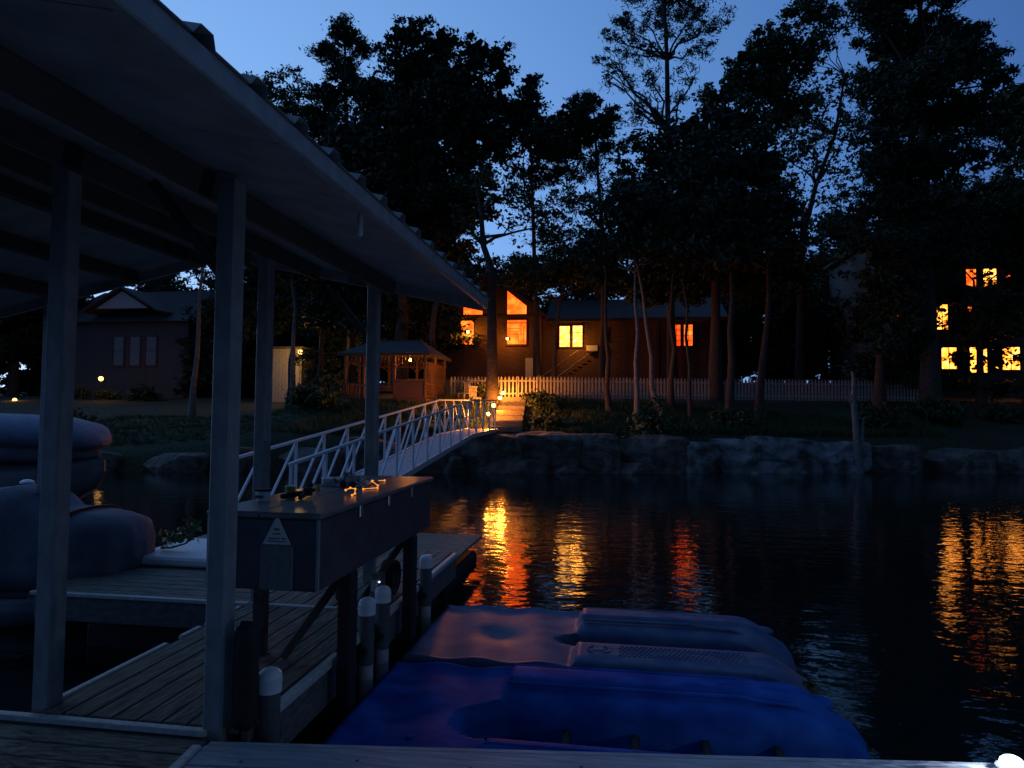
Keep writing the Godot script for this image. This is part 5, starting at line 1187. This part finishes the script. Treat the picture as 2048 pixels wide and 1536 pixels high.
func build_other_houses() -> void:
	var t := thing("grey_house", "unlit grey house with a pale gable above the left lawn", "house", Vector3.ZERO)
	var z := -45.0
	part(t, "wall", bb(Vector3(11.0, 6.2, 8.0), 0.02), M.grey_wall, Vector3(-36.2, 5.6, z - 4.05))
	var g := MB.new()
	g.slab(PackedVector2Array([Vector2(-37.5, 9.5), Vector2(-33.3, 9.5), Vector2(-35.4, 10.75)]), Vector3(0, 0, z + 0.9), Vector3.RIGHT, Vector3.UP, Vector3(0, 0, -0.2))
	part(t, "gable", g.done(), M.pale_gable)
	gable_roof(t, -38.4, -32.4, -35.4, 9.2, 10.95, z + 1.2, z - 4.0, M.shingle)
	var rf := MB.new()
	rf.facing(Vector3(-42.4, 8.6, z + 0.5), Vector3(-30.0, 8.6, z + 0.5), Vector3(-31.5, 11.6, z - 4.0), Vector3(-40.9, 11.6, z - 4.0), Vector3(0, 1, 1))
	rf.facing(Vector3(-42.4, 8.6, z - 8.5), Vector3(-30.0, 8.6, z - 8.5), Vector3(-31.5, 11.6, z - 4.0), Vector3(-40.9, 11.6, z - 4.0), Vector3(0, 1, -1))
	rf.facing3(Vector3(-30.0, 8.6, z + 0.5), Vector3(-30.0, 8.6, z - 8.5), Vector3(-31.5, 11.6, z - 4.0), Vector3(1, 1, 0))
	rf.facing3(Vector3(-42.4, 8.6, z + 0.5), Vector3(-42.4, 8.6, z - 8.5), Vector3(-40.9, 11.6, z - 4.0), Vector3(-1, 1, 0))
	part(t, "roof", rf.done(), M.shingle)
	for k in 3:
		window(t, Vector3(-36.7 + k * 1.32, 5.45, z - 0.04), 0.85, 2.1, M.glass_dusk, 1, 2, M.grey_wall)
	# right hand house with windows shining through the trees
	t = thing("tall_house", "tall dark house with many lit windows behind the pines", "house", Vector3.ZERO)
	z = -40.0
	part(t, "wall", bb(Vector3(13.0, 9.0, 8.0), 0.02), M.grey_wall, Vector3(20.5, 7.6, z - 4.05))
	gable_roof(t, 13.6, 27.4, 20.5, 11.9, 15.0, z + 0.5, z - 8.4, M.shingle)
	var wl := [[17.35, 4.75, 0.75, 1.15, "pane_right"], [18.75, 4.55, 0.85, 1.35, "pane_right"], [19.85, 4.7, 0.3, 1.15, "pane_right"], [20.35, 4.7, 0.85, 1.2, "pane_right"], [18.65, 9.2, 0.7, 0.95, "pane_amber"], [19.5, 9.2, 0.65, 0.95, "pane_right"], [20.6, 9.2, 0.7, 0.9, "pane_amber"], [17.15, 6.9, 0.55, 1.35, "pane_right"], [18.7, 6.9, 0.75, 1.35, "pane_amber"], [14.7, 6.9, 0.7, 1.0, "pane_amber"], [15.8, 6.9, 0.5, 1.2, "pane_amber"], [16.2, 4.9, 0.4, 0.8, "pane_red"], [21.6, 4.7, 0.9, 1.2, "pane_right"], [22.9, 4.7, 0.9, 1.2, "pane_right"]]
	for a in wl: window(t, Vector3(a[0], a[1], z - 0.04), a[2], a[3], M[a[4]], 2, 2)
	# board shed lit by a garden lamp
	t = thing("board_shed", "small board shed lit by the lamp left of the gazebo", "shed", Vector3(-21.3, ground(-21.3, 41.0) - 0.05, -41.0))
	part(t, "core", bb(Vector3(2.6, 3.4, 2.0), 0.01), M.dark_trim, Vector3(0, 1.7, -1.05))
	for k in 12: part(t, "board", bb(Vector3(0.2, 3.5, 0.03), 0.004), M.fence, Vector3(-1.2 + k * 0.218, 1.75, -0.03))
	part(t, "roof", bb(Vector3(3.0, 0.1, 2.6), 0.01), M.shingle, Vector3(0, 3.56, -1.0))
	lamp("garden_lamp", "round amber garden lamp on a post beside the board shed", Vector3(-19.2, 5.78, -39.2), 0.14, GARDEN, Color(1.0, 0.74, 0.36), M.lamp_soft, 2.4)
	lamp("garden_lamp", "low globe lamp beside the shrubs of the grey house", Vector3(-33.6, 4.2, -40.2), 0.15, GARDEN * 0.15, Color(1.0, 0.62, 0.28), M.lamp_soft, 2.2)
	lamp("garden_lamp", "low yellow lamp at the far left end of the lawn", Vector3(-39.4, 2.75, -39.6), 0.13, GARDEN * 0.15, Color(1.0, 0.72, 0.2), M.lamp_soft, 1.8)

func shrub(called: String, label: String, at: Vector3, lobes: Array, size: float, m: Material, group := "") -> void:
	var t := thing(called, label, "shrub", at, group)
	var s := MB.new()
	for L in lobes:
		for k in 3:
			s.tube(wander(Vector3(rng.randfn() * 0.08, -0.05, rng.randfn() * 0.08), Vector3(L[0], L[1], L[2]) + Vector3(rng.randfn(), rng.randfn(), rng.randfn()) * 0.15, 3, 0.05), [0.02, 0.016, 0.011, 0.005], 5, false)
	part(t, "stem", s.done(), M.bark)
	part(t, "foliage", crown_mesh(lobes, size, 0.5), m)

func build_plants() -> void:
	shrub("overhanging_bush", "leafy bush hanging over the rock ledge", on_ground(1.35, 26.9), [[0, 0.7, 0.1, 0.55, 0.5, 0.9], [-0.6, 0.25, 0.5, 0.5, 0.4, 0.8], [0.55, 0.35, 0.4, 0.5, 0.4, 0.8], [0.1, 1.2, -0.1, 0.35, 0.35, 0.6], [-0.9, -0.15, 0.75, 0.35, 0.25, 0.7], [0.2, -0.1, 0.8, 0.45, 0.25, 0.7]], 0.17, M.leaf)
	shrub("step_shrub", "rounded shrub at the top right of the steps", on_ground(-3.35, 29.2), [[0, 0.5, 0, 0.5, 0.4, 0.9], [0.55, 0.35, 0.1, 0.45, 0.35, 0.8], [-0.3, 0.75, -0.1, 0.3, 0.25, 0.6]], 0.14, M.leaf)
	shrub("step_shrub", "low shrub spreading beside the lower steps", on_ground(-3.15, 27.0), [[0, 0.35, 0, 0.45, 0.35, 0.9], [0.6, 0.3, 0.1, 0.45, 0.3, 0.9], [1.2, 0.25, -0.2, 0.4, 0.28, 0.8]], 0.13, M.leaf)
	shrub("step_shrub", "shrub left of the lanterns at the gangway end", on_ground(-6.1, 26.6), [[0, 0.4, 0, 0.5, 0.4, 0.8], [-0.7, 0.4, -0.2, 0.5, 0.4, 0.8]], 0.14, M.leaf)
	shrub("vine_bush", "vine covered bush against the left fence section", on_ground(-6.8, 31.5), [[0, 0.5, 0, 0.5, 0.4, 0.7], [0.6, 0.5, 0, 0.4, 0.36, 0.7]], 0.12, M.leaf)
	shrub("lamp_bush", "bush glowing yellow green beside the garden lamp", on_ground(-18.15, 38.7), [[0, 3.05, 0.3, 0.45, 0.4, 0.8], [-0.7, 2.8, 0.2, 0.4, 0.5, 0.7], [0.8, 2.9, 0.1, 0.4, 0.35, 0.7], [0.1, 1.9, 0, 0.8, 0.7, 0.8], [0, 0.8, 0, 0.9, 0.6, 0.8]], 0.17, M.leaf)
	for a in [[-34.6, 42.0, "round clipped shrub under the grey house windows"], [-31.4, 41.5, "dark round shrub at the corner of the grey house"], [-37.0, 42.2, "dark round shrub beside the low globe lamp"], [-15.2, 32.4, "dark shrub between the gazebo and the lawn"], [-13.4, 29.8, "leafy shrub at the left corner of the gazebo"], [-12.6, 27.2, "low dark shrub below the gazebo"], [-27.0, 23.5, "dark bush on the left shore"], [-21.4, 23.6, "dark bush at the foot of the left lawn"], [10.8, 30.5, "dark bush right of the pale trunk"], [13.6, 32.0, "dark bush below the great pine"], [4.6, 28.6, "small dark bush on the right bank"], [16.8, 33.2, "dark bush before the tall house"]]:
		var s := rng.randf_range(0.55, 0.95)
		shrub("dark_shrub", a[2], on_ground(a[0], a[1]), [[0, s * 0.7, 0, s, s * 0.7, 0.9], [s * 0.8, s * 0.5, 0.1, s * 0.7, s * 0.5, 0.8], [-s * 0.8, s * 0.5, -0.1, s * 0.7, s * 0.5, 0.8]], 0.18, M.leaf)
	# slender trunks whose crowns merge with the canopy above
	for a in [[-0.32, 29.4, -0.2, 9.5, 0.13, 0, "straight slim trunk in front of the fence with a cut stub"],
			[0.8, 28.8, -0.15, 9.5, 0.12, 1, "pale slim trunk beside the leaning one"],
			[1.85, 29.6, -1.3, 10.0, 0.13, 1, "pale trunk leaning left in front of the fence"],
			[2.35, 31.0, 0.0, 10.5, 0.14, 0, "dark slim trunk just right of the leaning one"],
			[3.0, 29.0, -0.25, 9.0, 0.1, 0, "thin trunk before the red lit window pair"],
			[4.7, 30.0, 0.1, 10.0, 0.2, 0, "thicker dark trunk right of the lit windows"],
			[6.0, 30.5, 0.5, 10.0, 0.2, 0, "dark trunk near the right end of the fence"],
			[-16.5, 33.0, -0.2, 10.0, 0.16, 1, "pale trunk standing left of the gazebo"],
			[-17.0, 33.4, 0.3, 10.0, 0.13, 0, "dark trunk beside the pale one left of the gazebo"],
			[-19.9, 29.6, 0.4, 11.0, 0.15, 1, "pale slender trunk rising from the left lawn"],
			[-9.6, 34.6, 0.3, 11.0, 0.2, 0, "dark trunk rising behind the gazebo"],
			[11.9, 33.5, 0.3, 12.0, 0.24, 0, "dark trunk under the great pine"]]:
		var b := on_ground(a[0], a[1])
		var h: float = a[3]
		var st := []
		for k in 7:
			var f := k / 6.0
			st.append(Vector3(a[2] * f + rng.randfn() * 0.07 * (1 if k > 0 else 0), h * f * 0.8, rng.randfn() * 0.06))
		var top: Vector3 = st[6]
		tree("slender_tree", a[6], b, st, a[4], [[top.x, h * 0.82, 0, 1.5, 0.9, 0.7], [top.x + 1.1, h * 0.74, 0.3, 1.1, 0.6, 0.6], [top.x - 1.1, h * 0.76, -0.3, 1.1, 0.6, 0.6], [top.x, h * 0.95, 0, 1.4, 0.8, 0.7]], 0.24, M.leaf_dark, M.bark_pale if a[5] else M.bark, "slender trees on the far bank")
	# bare pale double trunk standing at the water's edge
	var t := thing("waterside_snag", "pale forked dead trunk standing in the water at the right bank", "tree", Vector3(8.85, -0.3, -27.2))
	var m := MB.new()
	m.tube([Vector3(0.08, 0, 0), Vector3(0.0, 0.9, 0), Vector3(-0.06, 2.0, 0.02), Vector3(-0.13, 3.1, 0.0), Vector3(-0.1, 3.75, 0.0), Vector3(-0.16, 4.1, 0.03)], [0.17, 0.13, 0.115, 0.1, 0.075, 0.05], 10)
	m.tube([Vector3(0.02, 0.8, 0), Vector3(0.16, 1.6, 0.0), Vector3(0.24, 2.4, -0.03)], [0.09, 0.07, 0.03], 8)
	m.tube([Vector3(-0.1, 2.7, 0), Vector3(-0.4, 3.2, 0.1), Vector3(-0.6, 3.4, 0.12)], [0.04, 0.03, 0.012], 6)
	part(t, "trunk", m.done(), M.bark_pale)
	# far trees behind the houses: two patterns, copied
	var src := []
	for k in 2:
		var lob := []
		for j in 13:
			var an := rng.randf() * TAU
			var hh := rng.randf_range(3.5, 13.0)
			var sp := 3.2 * (1.0 - absf(hh - 7.0) / 9.0)
			lob.append([cos(an) * sp * rng.randf(), hh, sin(an) * sp * rng.randf(), rng.randf_range(1.3, 2.3), rng.randf_range(1.1, 1.8), 0.75])
		src.append(lob)
	var protos := []
	var spots := [[-62, 60, 1.1], [-52, 56, 0.95], [-45, 62, 1.15], [-38, 66, 0.9], [-29, 60, 0.8], [-24, 56, 0.95], [-18, 62, 1.0], [-13, 55, 0.9], [-3, 60, 0.85], [4, 58, 0.8], [10, 60, 0.8], [14, 58, 0.85], [19, 62, 1.1], [27, 56, 1.2], [33, 50, 1.2], [40, 58, 1.2], [30, 42, 1.0], [-27, 50, 0.8], [-46, 46, 1.0], [-54, 42, 1.0], [-8, 58, 0.8], [8, 54, 0.75], [23, 50, 1.0], [46, 46, 1.2], [-70, 48, 1.2]]
	for k in spots.size():
		var sp: Array = spots[k]
		var at := on_ground(sp[0], sp[1], 0.1)
		var o: Node3D
		if k < 2:
			o = tree("wood_tree", "dark tree in the woods behind the houses", at, [Vector3.ZERO, Vector3(0.1, 4, 0), Vector3(-0.1, 8, 0.1), Vector3(0, 12, 0)], 0.28, src[k], 0.34, M.leaf_dark, M.bark, "trees in the woods behind the houses")
			protos.append(o)
		else:
			o = copy(protos[k % 2])
			o.position = at
		o.rotation.y = rng.randf() * TAU
		o.scale = Vector3.ONE * float(sp[2])
	# low thickets that close the view under the crowns
	var low := []
	for j in 16: low.append([rng.randf_range(-3.2, 3.2), rng.randf_range(0.6, 4.6), rng.randf_range(-1.2, 1.2), rng.randf_range(0.9, 1.5), rng.randf_range(0.8, 1.2), 0.8])
	var th: Node3D = null
	for sp in [[-58, 47, 1.2], [-47, 52, 1.3], [-30, 52, 1.2], [-27.5, 46, 1.0], [-24.5, 48, 1.2], [-16, 46, 1.1], [-13, 43, 1.1], [-10.5, 52, 1.3], [-17.5, 50, 1.2], [9.5, 47, 0.9], [14, 50, 1.2], [29, 44, 1.2], [36, 46, 1.3], [-52, 44, 1.1], [-38, 58, 1.4], [-21, 54, 1.3], [-4, 54, 1.3], [3, 55, 1.3], [-66, 52, 1.3], [-61, 42, 1.2], [-70, 44, 1.2], [-53, 48, 1.2], [-64, 47, 1.3]]:
		if th == null: th = tree("thicket", "dense dark thicket closing the view below the wood", on_ground(sp[0], sp[1], 0.1), [Vector3.ZERO, Vector3(0.1, 1.2, 0), Vector3(0, 2.4, 0.1)], 0.12, low, 0.3, M.leaf_dark, M.bark, "thickets under the trees behind the houses")
		var o := th if sp[0] == -58 else copy(th)
		o.position = on_ground(sp[0], sp[1], 0.1); o.rotation.y = rng.randf_range(-0.3, 0.3); o.scale = Vector3.ONE * float(sp[2])
	# grass: tufts spread over the bank
	var tuft := MB.new()
	for k in 14:
		var p := Vector3(rng.randfn() * 0.06, 0, rng.randfn() * 0.06)
		var lean := Vector3(rng.randfn() * 0.09, rng.randf_range(0.14, 0.34), rng.randfn() * 0.09)
		var side := Vector3(rng.randfn(), 0, rng.randfn()).normalized() * 0.009
		var mid := p + lean * 0.55 + Vector3(0, 0.03, 0)
		tuft.quad(p - side, mid - side * 0.8, mid + side * 0.8, p + side)
		tuft.tri(mid - side * 0.8, p + lean, mid + side * 0.8)
	var xf := []
	for k in 15000:
		var x := rng.randf_range(-3.5, 13.0) if k % 3 else rng.randf_range(-24.0, -5.4)
		var sh := table(SHORE, x)
		var d := sh + 1.1 + pow(rng.randf(), 1.3) * 8.0
		if d > 31.8 and x > -8.5 and x < 14.0: continue
		if x > -12.6 and x < -7.9 and d > 28.6: continue
		var s := rng.randf_range(0.6, 1.35) if x > -12.0 else rng.randf_range(0.35, 0.6)
		xf.append(Transform3D(Basis(Vector3.UP, rng.randf() * TAU).scaled(Vector3(s, s, s)), on_ground(x, d, 0.02)))
	var mm := MultiMesh.new()
	mm.transform_format = MultiMesh.TRANSFORM_3D
	mm.mesh = tuft.done()
	mm.instance_count = xf.size()
	for k in xf.size(): mm.set_instance_transform(k, xf[k])
	var mi := MultiMeshInstance3D.new()
	mi.name = "grass"; mi.multimesh = mm; mi.material_override = M.grass
	add_child(mi)
	tag(mi, "rough green grass growing over the far bank", "grass"); mi.set_meta("kind", "stuff")

func build_ground() -> void:
	var rip := noise_image(91, 0.035, 4)
	rip.convert(Image.FORMAT_RGBA8)
	rip.bump_map_to_normal_map(1.0)
	M.water.normal_enabled = true
	M.water.normal_texture = ImageTexture.create_from_image(rip)
	M.water.normal_scale = 0.35
	M.water.uv1_triplanar = true; M.water.uv1_world_triplanar = true
	M.water.uv1_scale = Vector3(0.32, 0.5, 0.62)
	bump_noise.seed = 11; bump_noise.frequency = 0.06; bump_noise.fractal_octaves = 3
	var xs := []
	var x := -150.0
	while x <= 150.0:
		xs.append(x)
		x += 0.6 if absf(x + 5.0) < 30.0 else 6.0
	var es := [-30.0, -10.0, -3.0, -1.5, -0.6, 0.0, 0.2, 0.4, 0.7, 1.0, 1.4, 1.8, 2.3, 2.9, 3.6, 4.4, 5.2, 6.0, 6.8, 7.6, 8.5, 9.5, 11.0, 13.0, 15.0, 17.0, 19.0, 22.0, 26.0, 32.0, 40.0, 55.0, 80.0, 120.0, 200.0, 320.0]
	var rows := []
	for e in es:
		var row := []
		for xx in xs:
			var d: float = table(SHORE, xx) + e
			row.append(Vector3(xx, ground(xx, d), -d))
		rows.append(row)
	var m := MB.new()
	m.grid(rows, Vector3.UP)
	structure("terrain", m.done(), M.grass_ground)
	# water: gentle wind ripples as real relief where the camera looks, flat further out
	var f := FastNoiseLite.new()
	f.seed = 5; f.frequency = 1.0; f.fractal_octaves = 3; f.fractal_gain = 0.5
	var wz := []
	var zz := 0.5
	while zz < 36.0:
		wz.append(zz)
		zz += 0.05 + 0.0016 * zz
	var wr := []
	for d in wz:
		var row := []
		for k in 260:
			var t := k / 259.0
			var xx: float = lerpf(-0.95, 0.75, t) * (d + 3.0)
			var h := f.get_noise_2d(xx * 0.9, d * 2.2) * WAVE + f.get_noise_2d(xx * 2.6 + 50.0, d * 5.2) * WAVE * 0.42
			row.append(Vector3(xx, h, -d))
		wr.append(row)
	m = MB.new()
	m.grid(wr, Vector3.UP)
	structure("water", m.done(), M.water)
	m = MB.new()
	m.facing(Vector3(-200, -0.06, 60), Vector3(200, -0.06, 60), Vector3(200, -0.06, -40), Vector3(-200, -0.06, -40), Vector3.UP)
	structure("lake", m.done(), M.water)

const LANTERN := 7.0
const GAZEBO := 3.0
const HOUSE := 2.6
const GARDEN := 5.0
const WAVE := 0.0034

func sky_image() -> Image:
	# clear dusk: deep blue overhead, paling towards the horizon, brightest over the place where the sun went down
	var w := 512
	var h := 256
	var im := Image.create(w, h, false, Image.FORMAT_RGBF)
	for j in h:
		var el := PI * (0.5 - (j + 0.5) / h)
		for i in w:
			var az := TAU * (i + 0.5) / w          # panorama longitude
			var dir := Vector3(sin(az) * cos(el), sin(el), -cos(az) * cos(el))
			var side := dir.dot(Vector3(sin(deg_to_rad(GLOW_AZ)), 0.0, -cos(deg_to_rad(GLOW_AZ))))
			var up := maxf(sin(el), 0.0)
			var gl := clampf(0.5 + 0.5 * side, 0.0, 1.0)
			var low := lerpf(0.66, 1.22, 1.0 - up)
			var c := Color(0.020, 0.042, 0.072) + Color(0.27 * pow(gl, 4.0), 0.51 * pow(gl, 3.0), 0.96 * pow(gl, 2.0)) * low
			c += Color(0.55, 0.52, 0.30) * pow(gl, 4.0) * pow(1.0 - up, 9.0)
			if el < 0.0: c = Color(0.012, 0.016, 0.02)
			im.set_pixel(i, j, Color(c.r, c.g, c.b) * SKY)
	return im
const GLOW_AZ := -50.0
const SKY := 1.0

func _ready() -> void:
	rng.seed = 20240
	var cam := Camera3D.new()
	cam.fov = 58.72; cam.near = 0.05; cam.far = 900.0
	add_child(cam)
	cam.position = Vector3(0, 2.05, 0)
	cam.basis = Basis.from_euler(Vector3(deg_to_rad(2.6), deg_to_rad(8.8), deg_to_rad(0.5)))
	cam.current = true
	var we := WorldEnvironment.new()
	var env := Environment.new()
	env.background_mode = Environment.BG_SKY
	var sky := Sky.new()
	var ps := PanoramaSkyMaterial.new()
	ps.panorama = ImageTexture.create_from_image(sky_image())
	sky.sky_material = ps
	env.sky = sky
	env.tonemap_mode = Environment.TONE_MAPPER_LINEAR
	env.tonemap_exposure = 1.0
	env.sdfgi_enabled = true; env.ssao_enabled = true; env.ssil_enabled = true
	we.environment = env
	add_child(we)
	# the last directional light of the afterglow, low in the west
	var sun := DirectionalLight3D.new()
	sun.light_color = Color(0.75, 0.85, 1.0); sun.light_energy = 0.02; sun.light_angular_distance = 20.0; sun.shadow_enabled = true
	add_child(sun)
	sun.rotation = Vector3(deg_to_rad(-14), deg_to_rad(180.0 - GLOW_AZ), 0)

	materials()
	M.lid_glint = glow(Color(1.0, 0.58, 0.2), 1.3)  # emission that imitates amber reflections on the locker lid
	M.inner_wood = plain(lin(0.25, 0.09, 0.03), 0.6)
	M.glass_dusk = plain(lin(0.12, 0.13, 0.13), 0.25)
	build_ground()
	build_bank()
	build_house()
	build_other_houses()
	build_gazebo()
	plant_trees()
	build_plants()
	build_gangway()
	build_dock()
	build_shelter()
	build_locker()
	build_poles()
	build_floats()
	build_small_dock_things()
	build_boats()
